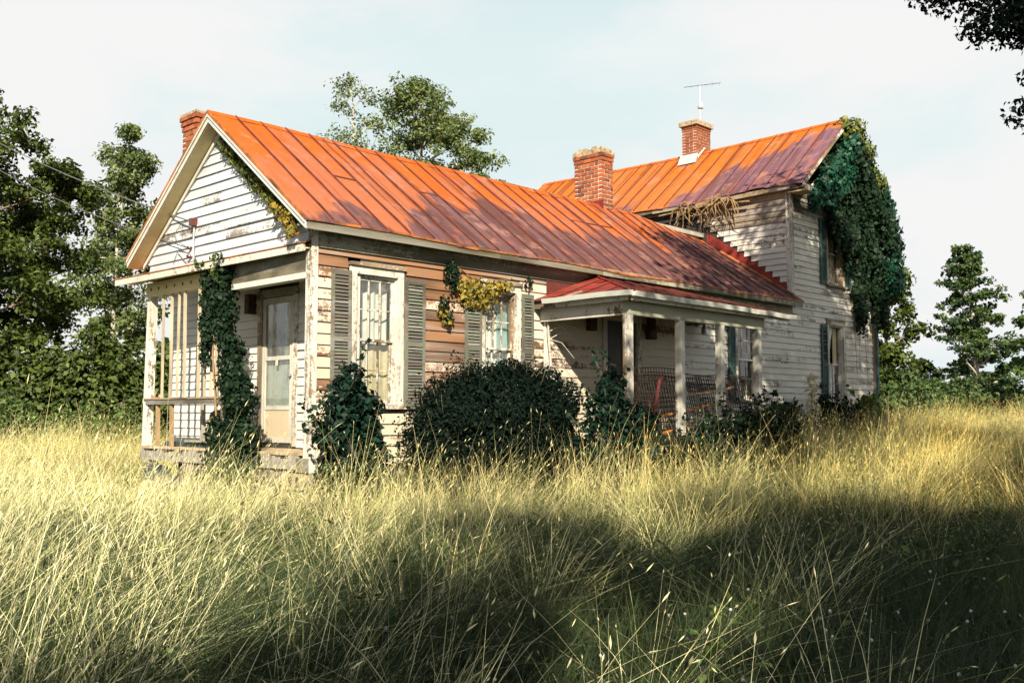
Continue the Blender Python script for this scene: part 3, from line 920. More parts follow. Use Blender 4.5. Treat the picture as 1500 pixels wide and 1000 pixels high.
LOUV = {}
def shutter(x0, x1, z0, z1, mat, n, y=-.045, wear=.3, missing=(), tilt=0., single=True, mid=None):
    st = .045
    m_ = MB()
    m_.box(x0, x0 + st, y - .03, y, z0, z1); m_.box(x1 - st, x1, y - .03, y, z0, z1)
    m_.box(x0 + st, x1 - st, y - .03, y, z1 - .07, z1); m_.box(x0 + st, x1 - st, y - .03, y, z0, z0 + .11)
    zm = mid or (z0 + z1) / 2
    m_.box(x0 + st, x1 - st, y - .03, y, zm - .035, zm + .035)
    root = part(m_, "shutter", mat, wear=wear)
    wdt = round(x1 - x0 - 2 * st, 3)
    zs = []
    for a, b in ((z0 + .11, zm - .035), (zm + .035, z1 - .07)):
        k = max(2, int(round((b - a) / ((z1 - z0 - .25) / n))))
        zs += [a + (b - a) * (i + .5) / k for i in range(k)]
    h = (z1 - z0 - .25) / n
    if single:
        key = (wdt, round(h, 3), mat.name)
        if key not in LOUV:
            q = MB(); t = .004; hh = h * .36
            q.prism([(0, -.024, -hh), (0, -.016, -hh - .003), (0, .002, hh - .003), (0, -.006, hh)], (wdt, 0, 0))
            tmp = q.build("louvre", mat); LOUV[key] = tmp.data
            bpy.data.objects.remove(tmp)
        for i, zz in enumerate(zs):
            if i in missing: continue
            inst("louvre", LOUV[key], (x0 + st, y - .004, zz + rng.uniform(-.002, .002)), root, (rng.uniform(-.12, .12), rng.uniform(-.012, .012), 0), wear + rng.uniform(-.15, .2))
    else:
        q = MB(); hh = h * .38
        for i, zz in enumerate(zs):
            if i in missing: continue
            q.prism([(x0 + st, y - .028, zz - hh), (x0 + st, y - .020, zz - hh - .003), (x0 + st, y - .002, zz + hh - .003), (x0 + st, y - .010, zz + hh)], (wdt, 0, 0))
        part(q, "louvre", mat, root, wear)["kind"] = "stuff"
    part(MB().box(x0 + .01, x1 - .01, y + .002, y + .006, z0 + .02, z1 - .02), "slat_shade", M['dark'], root)  # dark sheet standing for the shade between the slats
    return root
shutter(.27, .585, .52, 2.36, M['shut_front'], 34, wear=.42)
shutter(1.525, 1.885, .52, 2.34, M['shut_front'], 34, wear=.38)
shutter(2.68, 3.015, .52, 2.34, M['shut_front'], 34, wear=.30)
shutter(3.91, 4.17, .52, 2.34, M['shut_front'], 34, wear=.35)
shutter(9.95, 10.20, .70, 2.40, M['shut_teal'], 30, single=False, wear=.1)
shutter(13.94, 14.22, .66, 2.52, M['shut_teal'], 40, single=False, wear=.25, missing=(22, 23, 24, 26, 27, 28, 29, 31, 33, 34, 35, 37))
shutter(13.97, 14.26, 3.46, 5.0, M['shut_teal'], 34, single=False, wear=.1)
shutter(15.26, 15.50, 3.46, 5.0, M['shut_teal'], 34, single=False, wear=.3)

# --- doors
def porch_door():
    y0, y1, z0, z1 = DR
    xp = PDEP
    root = part(MB().box(xp - .036, xp, y0 - .115, y0, z0 - .05, z1), "door", M['trim_z'], wear=.3)
    root["label"] = "cream screen door at the back of the corner porch"
    part(MB().box(xp - .036, xp, y1, y1 + .115, z0 - .05, z1), "door_casing", M['trim_z'], root, .35)
    part(MB().box(xp - .040, xp, y0 - .13, y1 + .13, z1 + .002, z1 + .12), "door_casing", M['trim_old'], root, .3)
    m_ = MB()
    a, b = xp - .018, xp + .014
    m_.box(a, b, y0 + .004, y0 + .095, z0, z1 - .01); m_.box(a, b, y1 - .095, y1 - .004, z0, z1 - .01)
    m_.box(a, b, y0 + .095, y1 - .095, z1 - .10, z1 - .01); m_.box(a, b, y0 + .095, y1 - .095, z0 + 1.22, z0 + 1.28)
    m_.box(a, b, y0 + .095, y1 - .095, z0 + .48, z0 + .54); m_.box(a, b, y0 + .095, y1 - .095, z0, z0 + .07)
    part(m_, "door_frame", M['trim_z'], root, .08)
    part(MB().box(xp - .006, xp + .008, y0 + .095, y1 - .095, z0 + .07, z0 + .48), "kick_panel", M['door'], root, .15)
    for za, zb in ((z0 + .54, z0 + 1.22), (z0 + 1.28, z1 - .10)):
        part(MB().box(xp - .002, xp + .002, y0 + .095, y1 - .095, za, zb), "pane", M['glass'], root)
    m_ = MB(); m_.box(xp + .055, xp + .065, y0 + .0, y1 - .0, z0, z0 + 1.26)
    part(m_, "inner_door", M['curtain_w'], root)
    part(MB().box(xp + .05, xp + .06, y0 + .1, y0 + .32, z0 + 1.27, z1), "curtain", M['curtain_y'], root)
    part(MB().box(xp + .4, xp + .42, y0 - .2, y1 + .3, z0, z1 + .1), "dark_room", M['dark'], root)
    part(MB().lathe([(.012, 0), (.012, .02), (.026, .03), (.026, .05), (.008, .062)], (xp - .08, y0 + .05, z0 + .98), 10, 'x'), "handle", M['galv'], root)
    part(MB().box(xp - .026, xp - .019, y0 + .40, y0 + .46, z0 + 1.14, z0 + 1.22), "sticker", M['trim_x'], root, 0)
    part(MB().box(xp - .16, xp - .02, y1 + .18, y1 + .30, 1.98, 2.28), "porch_lamp", M['iron'])
porch_door()
def front_door():
    x0, x1, z0, z1 = PD
    root = part(MB().box(x0 + .0, x1, .03, .07, z0, z1), "door", M['darkdoor'])
    root["label"] = "dark front door in the shade of the long porch"
    m_ = MB(); m_.box(x0 - .11, x0, -.04, 0, z0, z1); m_.box(x1, x1 + .11, -.04, 0, z0, z1); m_.box(x0 - .11, x1 + .11, -.042, 0, z1 + .001, z1 + .12)
    part(m_, "door_casing", M['trim_z'], root, .2)
    for za, zb in ((.15, .9), (1.05, 1.95)):
        for xa, xb in ((x0 + .08, x0 + .39), (x0 + .48, x1 - .08)):
            part(MB().box(xa, xb, .022, .029, za, zb), "door_panel", M['darkdoor'], root)
    part(MB().lathe([(.01, 0), (.028, -.03), (.03, -.05), (.01, -.06)], (x1 - .06, .03, 1.0), 10, 'y'), "handle", M['galv'], root)
    m_ = MB().box(7.20, 7.38, -.15, -.025, 1.80, 1.95); m_.lathe([(.03, 0), (.09, .02), (.08, .22), (.02, .26)], (7.29, -.10, 1.95), 8)
    part(m_, "porch_lamp", M['iron'])
    part(MB().box(5.52, 5.68, -.14, -.025, 1.86, 2.22), "wall_box", M['iron'])
    # a stove pipe elbow leaving the wall
    part(MB().tube([(8.92, .0, 2.22), (8.92, -.12, 2.22), (8.90, -.18, 2.19), (8.86, -.20, 2.10), (8.84, -.20, 1.98)], .055, 10), "stove_pipe", M['galv'])
front_door()

# --- wing roof: every tin panel a part, seams between
def sag(x, y):
    return -.30 * smooth(9.6, LX, x) * min(1, max(0, (y + OV) / (W / 2 + OV))) - .03 * math.sin(max(0, x) / LX * math.pi) + .012 * math.sin(x * 1.7)
def roof_pt(x, t, lift=0):         # t 0 eave .. 1 ridge, front slope
    y = -OV + (W / 2 + OV) * t
    return Vector((x, y, ZE + (ZR - ZE) * t + sag(x, y) + lift * .8 - 0)) + Vector((0, -lift * .6, 0)) * (1 if lift else 0)
roof = part(MB().box(-RAKE + .03, LX, W / 2 - .02, W / 2 + .02, ZR - .2, ZR - .1), "roof", M['wood_grey'])
NP = 30
xs = [-RAKE + (LX + .10 + RAKE) * i / NP for i in range(NP + 1)]
NT = 8
for i in range(NP):
    xa, xb = xs[i], xs[i + 1]
    m_ = MB()
    ej = rng.uniform(-.008, .012)
    rows = []
    for j in range(NT + 1):
        t = j / NT - (ej if j == 0 else 0)
        hb = rng.uniform(-.006, .012)
        rows.append((roof_pt(xa, t, .0), roof_pt((xa + xb) / 2, t, hb), roof_pt(xb, t, .0)))
    vs = [p for r in rows for p in r]
    n0 = len(vs)
    vs += [p - Vector((0, 0, .022)) for r in rows for p in r]
    fs = []
    for j in range(NT):
        for k in range(2):
            q = j * 3 + k
            fs.append((q, q + 1, q + 4, q + 3)); fs.append((n0 + q, n0 + q + 3, n0 + q + 4, n0 + q + 1))
    for k in range(2): fs.append((k + 1, k, n0 + k, n0 + k + 1))
    for j in range(NT): fs.append((j * 3, j * 3 + 3, n0 + j * 3 + 3, n0 + j * 3)); fs.append((j * 3 + 5, j * 3 + 2, n0 + j * 3 + 2, n0 + j * 3 + 5))
    m_.add(vs, fs)
    part(m_, "roof_panel", M['roof_ell'], roof)
    if i:
        pts = [roof_pt(xa + rng.uniform(-.007, .007), max(0, j / NT), .016 + rng.uniform(-.004, .006)) for j in range(NT + 1)]
        q = MB()
        for j, p in enumerate(pts):
            q.v += [tuple(p + Vector((-.007, 0, -.03))), tuple(p + Vector((-.005, 0, .014))), tuple(p + Vector((.005, 0, .014))), tuple(p + Vector((.007, 0, -.03)))]
        for j in range(NT):
            for k in range(3): q.f.append((j * 4 + k, j * 4 + k + 1, j * 4 + 5 + k, j * 4 + 4 + k))
        q.f.append((3, 2, 1, 0))
        part(q, "roof_seam", M['roof_seam'], roof)
# cross seams where sheets were joined
for (xa, xb, t) in ((xs[16], xs[19], .62), (xs[7], xs[8], .55), (xs[3], xs[4], .5), (xs[22], xs[23], .35)):
    q = MB(); a, b = roof_pt(xa, t, .006), roof_pt(xb, t, .006); c, d = roof_pt(xb, t + .008, .008), roof_pt(xa, t + .008, .008)
    q.prism([a, b, c, d], (0, -.002, .006)); part(q, "cross_seam", M['roof_seam'], roof)
# rear slope in one sheet, ridge cap and rusty drip edge
m_ = MB()
m_.prism([(-RAKE, W + OV, ZE - .0), (-RAKE, W / 2 + .003, ZR - .0), (-RAKE, W / 2 + .003, ZR - .022), (-RAKE, W + OV, ZE - .022)], (LX * .78 + RAKE, 0, 0))
part(m_, "rear_sheet", M['roof_edge'], roof)
q = MB(); k = 20
for i in range(k + 1):
    xx = -RAKE - .01 + (LX + RAKE) * i / k
    z = ZR + sag(xx, W / 2)
    q.v += [(xx, W / 2 - .10, z - .065), (xx, W / 2 - .0, z + .02), (xx, W / 2 + .10, z - .065)]
for i in range(k):
    for j in range(2): q.f.append((i * 3 + j, i * 3 + 3 + j, i * 3 + 4 + j, i * 3 + 1 + j))
part(q, "ridge_cap", M['roof_ell'], roof)
for s in (0, 1):
    def ry(y): return y if s == 0 else W - y
    p = [(-RAKE - .022, ry(-OV - .01), ZE + .004), (-RAKE - .022, ry(W / 2), ZR + .006), (-RAKE - .022, ry(W / 2), ZR - .04), (-RAKE - .022, ry(-OV - .01), ZE - .04)]
    part(MB().prism(p, (.02, 0, 0)), "drip_edge", M['roof_edge'], roof)
for i in range(NP):
    xa, xb = xs[i], xs[i + 1]
    a, b = roof_pt(xa, -.006, .0), roof_pt(xb, -.006, .0)
    d = Vector((0, 0, -.022 - rng.uniform(0, .016)))
    part(MB().prism([a, b, b + d, a + d], (0, -.006, 0)), "drip_edge", M['roof_edge'], roof)
# red flashing where the wing roof meets the tall block
for j in range(10):
    ta, tb = .08 + j * .088, .08 + (j + 1) * .088
    a, b = roof_pt(LX - .006, ta), roof_pt(LX - .006, tb)
    p = [a + Vector((0, 0, .012)), b + Vector((0, 0, .012)), b + Vector((0, 0, .27)), a + Vector((0, 0, .27))]
    part(MB().prism(p, (.004, 0, 0)), "flashing", M['redpaint'])
p0_, p1_ = roof_pt(LX - .10, .06, .01), roof_pt(LX - .10, .80, .01)
part(MB().prism([p0_, p1_, p1_ + Vector((.06, 0, .03)), p0_ + Vector((.06, 0, .03))], (0, 0, .01)), "flashing", M['roof_edge'])
part(MB().box(LX - .02, LX + .09, -.038, -.0, 2.99, 3.10), "flashing", M['redpaint'])

# --- tall block roof
XC = (LX + MX1) / 2
def mroof(y, t, s, lift=0):        # s -1 left slope, +1 right slope
    x = XC + s * (MW / 2 + MOV) * (1 - t)
    return Vector((x, y, MZE + (MZR - MZE) * t + .07 * math.sin((y + MR) / 9.4 * math.pi * 1.0) * (-1) + .03 * math.sin(y * 1.9) * (1 - t) + lift))
mroot = part(MB().box(XC - .02, XC + .02, -.3, MY1, MZR - .25, MZR - .16), "roof", M['wood_grey'])
NM = 21
ysm = [-MR + (MY1 + .3 + MR) * i / NM for i in range(NM + 1)]
for s in (-1, 1):
    for i in range(NM):
        ya, yb = ysm[i], ysm[i + 1]
        m_ = MB(); vs = []; nt_ = 6
        for j in range(nt_ + 1):
            t = j / nt_ - (rng.uniform(-.004, .014) if j == 0 else 0)
            vs += [mroof(ya, t, s), mroof((ya + yb) / 2, t, s, rng.uniform(-.002, .005)), mroof(yb, t, s)]
        n0 = len(vs)
        vs += [v - Vector((0, 0, .022)) for v in vs]
        fs = []
        for j in range(nt_):
            for k in range(2):
                q = j * 3 + k
                fs.append((q + 3, q + 4, q + 1, q) if s < 0 else (q, q + 1, q + 4, q + 3))
                fs.append((n0 + q, n0 + q + 1, n0 + q + 4, n0 + q + 3) if s < 0 else (n0 + q + 3, n0 + q + 4, n0 + q + 1, n0 + q))
        fs += [(k, k + 1, n0 + k + 1, n0 + k) for k in range(2)]
        fs += [(j * 3 + 3, j * 3, n0 + j * 3, n0 + j * 3 + 3) for j in range(nt_)]
        m_.add(vs, fs)
        part(m_, "roof_panel", M['roof_main'], mroot)
        if i and s < 0:
            q = MB()
            for j in range(7):
                p = mroof(ya, j / 6, s)
                q.v += [tuple(p + Vector((0, -.010, -.01))), tuple(p + Vector((-.006, -.007, .026))), tuple(p + Vector((-.006, .007, .026))), tuple(p + Vector((0, .010, -.01)))]
            for j in range(6):
                for k in range(3): q.f.append((j * 4 + k + 4, j * 4 + k + 5, j * 4 + 1 + k, j * 4 + k))
            part(q, "roof_seam", M['roof_seam'], mroot)
q = MB()
for i in range(NM + 1):
    p = mroof(ysm[i], 1, -1)
    q.v += [(p.x - .10, p.y, p.z - .065), (p.x, p.y, p.z + .022), (p.x + .10, p.y, p.z - .065)]
for i in range(NM):
    for j in range(2): q.f.append((i * 3 + 1 + j, i * 3 + 4 + j, i * 3 + 3 + j, i * 3 + j))
part(q, "ridge_cap", M['roof_main'], mroot)
# boxed eave of the tall block: frieze, soffit, fascia pieces, and the broken return at the front corner
part(MB().box(LX - .04, LX, .09, 6, 5.34, 5.50), "frieze_board", M['wood_raw'], wear=.7)
y = -.12
while y < 6.5:
    y1 = y + rng.uniform(1.0, 1.9)
    if not (2.0 < y < 2.4):
        dz = rng.uniform(-.03, .01)
        a, b = mroof(y, 0, -1), mroof(y1 - .01, 0, -1)
        q = MB(); p = [a + Vector((.012, 0, -.03)), b + Vector((.012, 0, -.03)), b + Vector((.012, 0, -.125 + dz)), a + Vector((.012, 0, -.125))]
        q.prism(p, (.022, 0, 0)); part(q, "fascia_board", M['trim_x'] if y < 3 else M['trim_old'], wear=.5)
    y = y1
part(MB().box(LX - MOV + .03, LX - .04, -.3, 6.5, 5.42, 5.44), "soffit", M['trim_old'], wear=.6)
m_ = MB(); m_.hexa([(LX - .17, -.02, 5.50), (LX + .06, -.42, 5.40), (LX + .05, -.52, 5.40), (LX - .20, -.10, 5.50), (LX - .17, -.02, 5.54), (LX + .06, -.42, 5.44), (LX + .05, -.52, 5.44), (LX - .20, -.10, 5.54)])
part(m_, "broken_board", M['wood_grey'])
part(MB().box(LX - .14, LX + .30, -.46, -.036, 5.36, 5.385), "soffit", M['soffit'], wear=.3)
part(MB().box(LX - .16, LX + .22, -.475, -.452, 5.37, 5.50), "fascia_board", M['trim_x'], wear=.35)
part(MB().box(LX + .1, MX1 - .1, -.04, -.0, 5.36, 5.50), "frieze_board", M['trim_old'], wear=.6)
for s in (-1, 1):
    a, b = mroof(-MR + .02, 0.02, s), mroof(-MR + .02, 1, s)
    p = [a + Vector((0, 0, -.03)), b + Vector((0, 0, -.03)), b + Vector((0, 0, -.17)), a + Vector((0, 0, -.16))]
    part(MB().prism(p, (0, .024, 0)), "rake_board", M['trim_x'], wear=.35)
    p = [a + Vector((0, .03, -.13)), b + Vector((0, .03, -.14)), b + Vector((0, .03, -.16)), a + Vector((0, .03, -.15))]
    part(MB().prism(p, (0, MR - .06, 0)), "soffit", M['trim_old'], wear=.4)
part(MB().tube([(MX1 + .05, -.07, -.5), (MX1 + .045, -.07, 2.5), (MX1 + .05, -.07, 5.3), (MX1 + .10, -.12, 5.5)], .045, 8), "downpipe", M['teal_pipe'])

# --- chimneys
BR = {}
def brick_mesh(l, d, h):
    k = (round(l, 3), round(d, 3), round(h, 3))
    if k not in BR:
        c = .006
        q = MB()
        q.box(-l / 2, l / 2, -d / 2, d / 2, -h / 2, h / 2)
        t = q.build("brick", M['brick']); BR[k] = t.data; bpy.data.objects.remove(t)
    return BR[k]
def chimney(x0, x1, y0, y1, z0, z1, pitch, corbel=2, single=True, crown=.12, sides=4):
    root = part(MB().box(x0 + .012, x1 - .012, y0 + .012, y1 - .012, z0, z1), "chimney", M['mortar'])
    n = int((z1 - z0) / pitch)
    h = pitch * .76
    joined = MB()
    for c in range(n):
        z = z0 + pitch * (c + .5)
        out = .014 * max(0, c - (n - 1 - corbel)) if corbel else 0
        ax0, ax1, ay0, ay1 = x0 - out, x1 + out, y0 - out, y1 + out
        dp = .10
        for (side, a, b) in (('f', ax0, ax1), ('l', ay0, ay1), ('r', ay0, ay1), ('b', ax0, ax1)):
            ln = b - a - (2 * dp if side in 'lr' else 0)
            s0 = a + (dp if side in 'lr' else 0)
            k = max(1, round(ln / .185))
            bl = ln / k
            offs = (c % 2) * bl / 2
            edges = [s0] + [s0 + offs + i * bl for i in range(1 if offs == 0 else 0, k + 1) if s0 + .03 < s0 + offs + i * bl < s0 + ln - .03] + [s0 + ln]
            for i in range(len(edges) - 1):
                l_ = edges[i + 1] - edges[i] - .018
                cc = (edges[i] + edges[i + 1]) / 2
                j = rng.uniform(-.004, .004)
                if side == 'f': loc = (cc, ay0 + dp / 2 + j, z); dm = (l_, dp, h)
                elif side == 'b': loc = (cc, ay1 - dp / 2 + j, z); dm = (l_, dp, h)
                elif side == 'l': loc = (ax0 + dp / 2 + j, cc, z); dm = (dp, l_, h)
                else: loc = (ax1 - dp / 2 + j, cc, z); dm = (dp, l_, h)
                if single and side in 'fl':
                    inst("brick", brick_mesh(*dm), loc, root, (0, rng.uniform(-.012, .012), rng.uniform(-.012, .012)))
                else:
                    joined.box(loc[0] - dm[0] / 2, loc[0] + dm[0] / 2, loc[1] - dm[1] / 2, loc[1] + dm[1] / 2, loc[2] - dm[2] / 2, loc[2] + dm[2] / 2)
    if joined.v: part(joined, "brickwork", M['brick'], root)["kind"] = "stuff"
    if crown:
        q = MB(); k = 9
        oo = .012 * corbel
        g = []
        for j in range(k + 1):
            for i in range(k + 1):
                xx = x0 - oo + (x1 - x0 + 2 * oo) * i / k; yy = y0 - oo + (y1 - y0 + 2 * oo) * j / k
                e = 0 if i in (0, k) or j in (0, k) else 1
                zz = z1 + crown * (.45 + .75 * mnoise.noise(Vector((xx * 7, yy * 7, z1))) + .35 * e)
                g.append((xx + rng.uniform(-.012, .012), yy + rng.uniform(-.012, .012), max(z1 + .02, zz)))
        n_ = k + 1
        q.add(g, [(j * n_ + i, j * n_ + i + 1, (j + 1) * n_ + i + 1, (j + 1) * n_ + i) for j in range(k) for i in range(k)])
        ring = [i for i in range(n_)] + [j * n_ + k for j in range(1, n_)] + [k * n_ + i for i in range(k - 1, -1, -1)] + [j * n_ for j in range(k - 1, 0, -1)]
        b0 = len(q.v); q.v += [(q.v[i][0], q.v[i][1], z1 - .02) for i in ring]
        m2 = len(ring)
        q.f += [(ring[(i + 1) % m2], ring[i], b0 + i, b0 + (i + 1) % m2) for i in range(m2)]
        part(q, "crown", M['rubble'], root)
    return root
ch = chimney(8.69, 9.07, 2.16, 2.92, 4.55, 5.97, .088, 2, True, .17)
ch["label"] = "brick chimney with a crumbling mortar top on the wing's ridge"
part(MB().box(8.675, 8.69, 2.12, 2.5, 4.60, 4.93), "flashing", M['redpaint'], ch)
ch = chimney(XC - .36, XC + .32, 3.55, 4.0, 6.95, 8.05, .078, 1, False, .0)
ch["label"] = "capped brick chimney astride the tall block's ridge"
part(MB().box(XC - .42, XC + .38, 3.49, 4.06, 8.05, 8.17), "chimney_cap", M['rubble'], ch)
m_ = MB(); m_.prism([(XC - .50, 3.50, MZR - .44), (XC - .02, 3.50, MZR + .02), (XC - .02, 3.50, MZR + .05), (XC - .38, 3.50, MZR - .24)], (0, .03, 0))
m_.prism([(XC - .52, 3.50, MZR - .44), (XC - .38, 3.50, MZR - .30), (XC - .375, 3.50, MZR - .16)], (0, .55, 0))
part(m_, "flashing", M['lead'], ch)
ch = chimney(.28, .70, 3.66, 4.12, 3.3, 5.27, .085, 3, True, .06)
ch["label"] = "brick chimney rising behind the front gable"

# --- the long porch: hipped red tin roof, beam, posts
PY = -1.75
proot = part(MB().box(4.5, 8.6, -.05, -.044, 2.30, 2.61), "porch_roof", M['redwall'])
ex0, ex1, ey = 4.16, 9.05, -1.98
A = Vector((ex0, -.05, 2.27)); B_ = Vector((ex0, ey, 2.255)); Cc = Vector((ex1, ey, 2.245)); D_ = Vector((ex1, -.05, 2.24))
E1 = Vector((5.75, -.05, 2.80)); E2 = Vector((7.6, -.05, 2.78))
def tin(poly, name="roof_panel"):
    n = len(poly)
    q = MB(); q.prism([p - Vector((0, 0, .02)) for p in poly], (0, 0, .02)); part(q, name, M['roof_porch'], proot)
# left hip slope: strips running up the slope (along x)
k = 4
for i in range(k):
    ya, yb = ey + (A.y - ey) * i / k, ey + (A.y - ey) * (i + 1) / k
    def up(y): return Vector((ex0 + (E1.x - ex0) * (y - ey) / (A.y - ey), y, 2.255 + (2.80 - 2.255) * (y - ey) / (A.y - ey)))
    tin([Vector((ex0, ya, 2.255)), up(ya), up(yb), Vector((ex0, yb, 2.262))] if i else [Vector((ex0, ya, 2.255)), up(yb), Vector((ex0, yb, 2.262))])
    if i:
        a, b = Vector((ex0, ya, 2.262)), up(ya)
        part(MB().tube([a + Vector((0, 0, .012)), b + Vector((0, 0, .012))], .012, 4), "roof_seam", M['roof_seam'], proot)
k = 11
for i in range(k):
    xa, xb = ex0 + (ex1 - ex0) * i / k, ex0 + (ex1 - ex0) * (i + 1) / k
    def upf(x):
        if x < E1.x: f_ = (x - ex0) / (E1.x - ex0); return B_.lerp(E1, f_)
        if x > E2.x: f_ = (x - E2.x) / (ex1 - E2.x); return E2.lerp(Cc, f_)
        return E1.lerp(E2, (x - E1.x) / (E2.x - E1.x))
    def dn(x): return B_.lerp(Cc, (x - ex0) / (ex1 - ex0))
    poly = [dn(xa), dn(xb), upf(xb), upf(xa)]
    if i == 0: poly = [dn(xa), dn(xb), upf(xb)]
    if i == k - 1: poly = [dn(xa), dn(xb), upf(xa)]
    tin(poly)
    if i: part(MB().tube([dn(xa) + Vector((0, 0, .012)), upf(xa) + Vector((0, 0, .012))], .012, 4), "roof_seam", M['roof_seam'], proot)
tin([Cc, D_, E2])
part(MB().tube([B_ + Vector((0, 0, .015)), E1 + Vector((0, 0, .015))], .02, 6), "hip_cap", M['roof_porch'], proot)
# gutters (open troughs)
def gutter(a, b, out, wear, nseg=6):
    q = MB(); prof = [(0, .0), (.012, -.075), (.065, -.075), (.085, -.0), (.078, .0), (.060, -.066), (.02, -.066), (.01, .0)]
    pts = [a.lerp(b, i / nseg) + Vector((0, 0, rng.uniform(-.012, .006))) for i in range(nseg + 1)]
    n = len(prof)
    for p in pts: q.v += [tuple(p + out * u + Vector((0, 0, z))) for u, z in prof]
    for i in range(nseg):
        for k in range(n): q.f.append((i * n + k, i * n + (k + 1) % n, (i + 1) * n + (k + 1) % n, (i + 1) * n + k))
    q.f += [tuple(range(n))[::-1], tuple(nseg * n + k for k in range(n))]
    return part(q, "gutter", M['gutter'], wear=wear)
gutter(Vector((ex0 + .01, -.3, 2.262)), Vector((ex0 + .01, ey - .06, 2.262)), Vector((-1, 0, 0)), .2)
gutter(Vector((ex0 + .06, ey + .01, 2.255)), Vector((ex1 + .1, ey + .01, 2.225)), Vector((0, -1, 0)), .35, 10)
m_ = MB(); m_.box(ex0 + .05, ex0 + .075, ey + .06, -.03, 2.12, 2.25); m_.box(ex0 + .08, ex1 - .1, ey + .03, ey + .055, 2.12, 2.235)
part(m_, "fascia_board", M['trim_x'], wear=.25)
PXS = (4.36, 5.71, 6.88, 8.08)
part(MB().box(4.36, 4.47, PY - .055 + .11, -.03, 1.93, 2.15), "porch_beam", M['trim_x'], wear=.15)
part(MB().box(4.355, 8.30, PY - .06, PY + .05, 1.93, 2.15), "porch_beam", M['trim_old'], wear=.1)
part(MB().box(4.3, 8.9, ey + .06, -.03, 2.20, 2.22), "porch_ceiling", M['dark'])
for i, x in enumerate(PXS):
    part(MB().box(x, x + .115, PY - .055, PY + .055, -.55, 1.928), "porch_post", M['trim_z'], wear=(.32, .2, .18, .22)[i])
part(MB().box(4.44, 4.55, -.075, -.03, -.3, 2.15), "porch_post", M['trim_z'], wear=.15)
yy = PY - .1
while yy < -.03:
    part(MB().box(4.4, 8.6, yy, min(yy + .135, -.028), -.09, -.055 + rng.uniform(-.004, .004)), "floor_plank", M['deck'])
    yy += .142
part(MB().box(4.40, 8.6, PY - .08, PY - .04, -.30, -.092), "sill_beam", M['wood_grey'])

# --- service drop fittings on the gable
part(MB().tube([(-.05, 3.03, 2.78), (-.05, 3.05, 3.05), (-.05, 3.04, 3.30)], .017, 8), "conduit", M['galv'])
part(MB().box(-.12, -.025, 2.99, 3.08, 3.29, 3.40), "service_head", M['porcelain'])
for z in (2.84, 2.97):
    part(MB().lathe([(.008, 0), (.028, -.01), (.030, -.03), (.02, -.045), (.028, -.06), (.014, -.07)], (-.03, 3.16, z), 10, 'x'), "insulator", M['porcelain'])
part(MB().tube([(-.10, 3.15, 2.97), (-.16, 3.4, 3.1), (-.06, 3.62, 3.25), (-.05, 3.45, 3.38), (-.12, 3.1, 3.36)], .006, 5), "loose_wire", M['cable'])
part(MB().tube([(-.06, 3.05, 2.80), (-.04, 3.3, 2.76), (-.05, 3.55, 2.95), (-.04, 3.70, 2.78)], .006, 5), "loose_wire", M['cable'])
for p0_, sagv, lab in (((-.10, 3.16, 2.97), .5, "lower"), ((-.12, 3.06, 3.36), .35, "upper")):
    a = Vector(p0_); b = Vector((1.0, 24.0, 10.9 if lab == 'upper' else 10.4))
    pts = [a.lerp(b, i / 30) - Vector((0, 0, sagv * 4 * (i / 30) * (1 - i / 30))) for i in range(31)]
    o = MB().tube(pts, .011 if lab == 'upper' else .008, 5).build("service_cable", M['cable'])
    tag(o, "thicker overhead wire reaching the box on the gable wall" if lab == 'upper' else "thinner overhead wire running to the brown insulators on the gable", "wire", "overhead wires to the gable")

# ------------------------------------------------------------------ antenna
def antenna():
    x, y, z0 = XC + .42, 3.92, 7.15
    r = empty("tv_antenna", (x, y, z0), "thin television antenna on a mast beside the tall block's chimney", "antenna")
    MB().tube([(x, y, z0), (x - .01, y, 8.4), (x - .02, y, 9.35)], .016, 6).build("mast", M['galv'], r)
    MB().lathe([(.03, 0), (.075, .01), (.085, .06), (.06, .14), (.03, .18)], (x + .01, y, 8.72), 10).build("rotor", M['lead'], r)
    MB().box(x - .06, x + .02, y - .02, y + .02, 7.93, 7.96).build("bracket", M['iron'], r)
    d = Vector((.62, -.75, .0)).normalized(); c = Vector((x - .02, y, 9.36))
    d = (d + Vector((0, 0, .10))).normalized(); a, b = c - d * .42, c + d * .55
    MB().tube([a, b], .008, 5).build("boom", M['iron'], r)
    e = Vector((-d.y, d.x, 0))
    for i in range(6):
        p = a.lerp(b, i / 5); l = .10 + .02 * i
        MB().tube([p - e * l, p + e * l], .0025, 4).build("element", M['galv'], r)
antenna()

# ------------------------------------------------------------------ trees
def branch_path(p, d, length, n, g, wob=.25, rise=.05):
    pts = [np.array(p, float)]
    d = np.array(d, float); d /= np.linalg.norm(d)
    for i in range(n):
        d = d + g.normal(size=3) * wob / n ** .5 + np.array([0, 0, rise / n])
        d /= np.linalg.norm(d)
        pts.append(pts[-1] + d * length / n)
    return pts

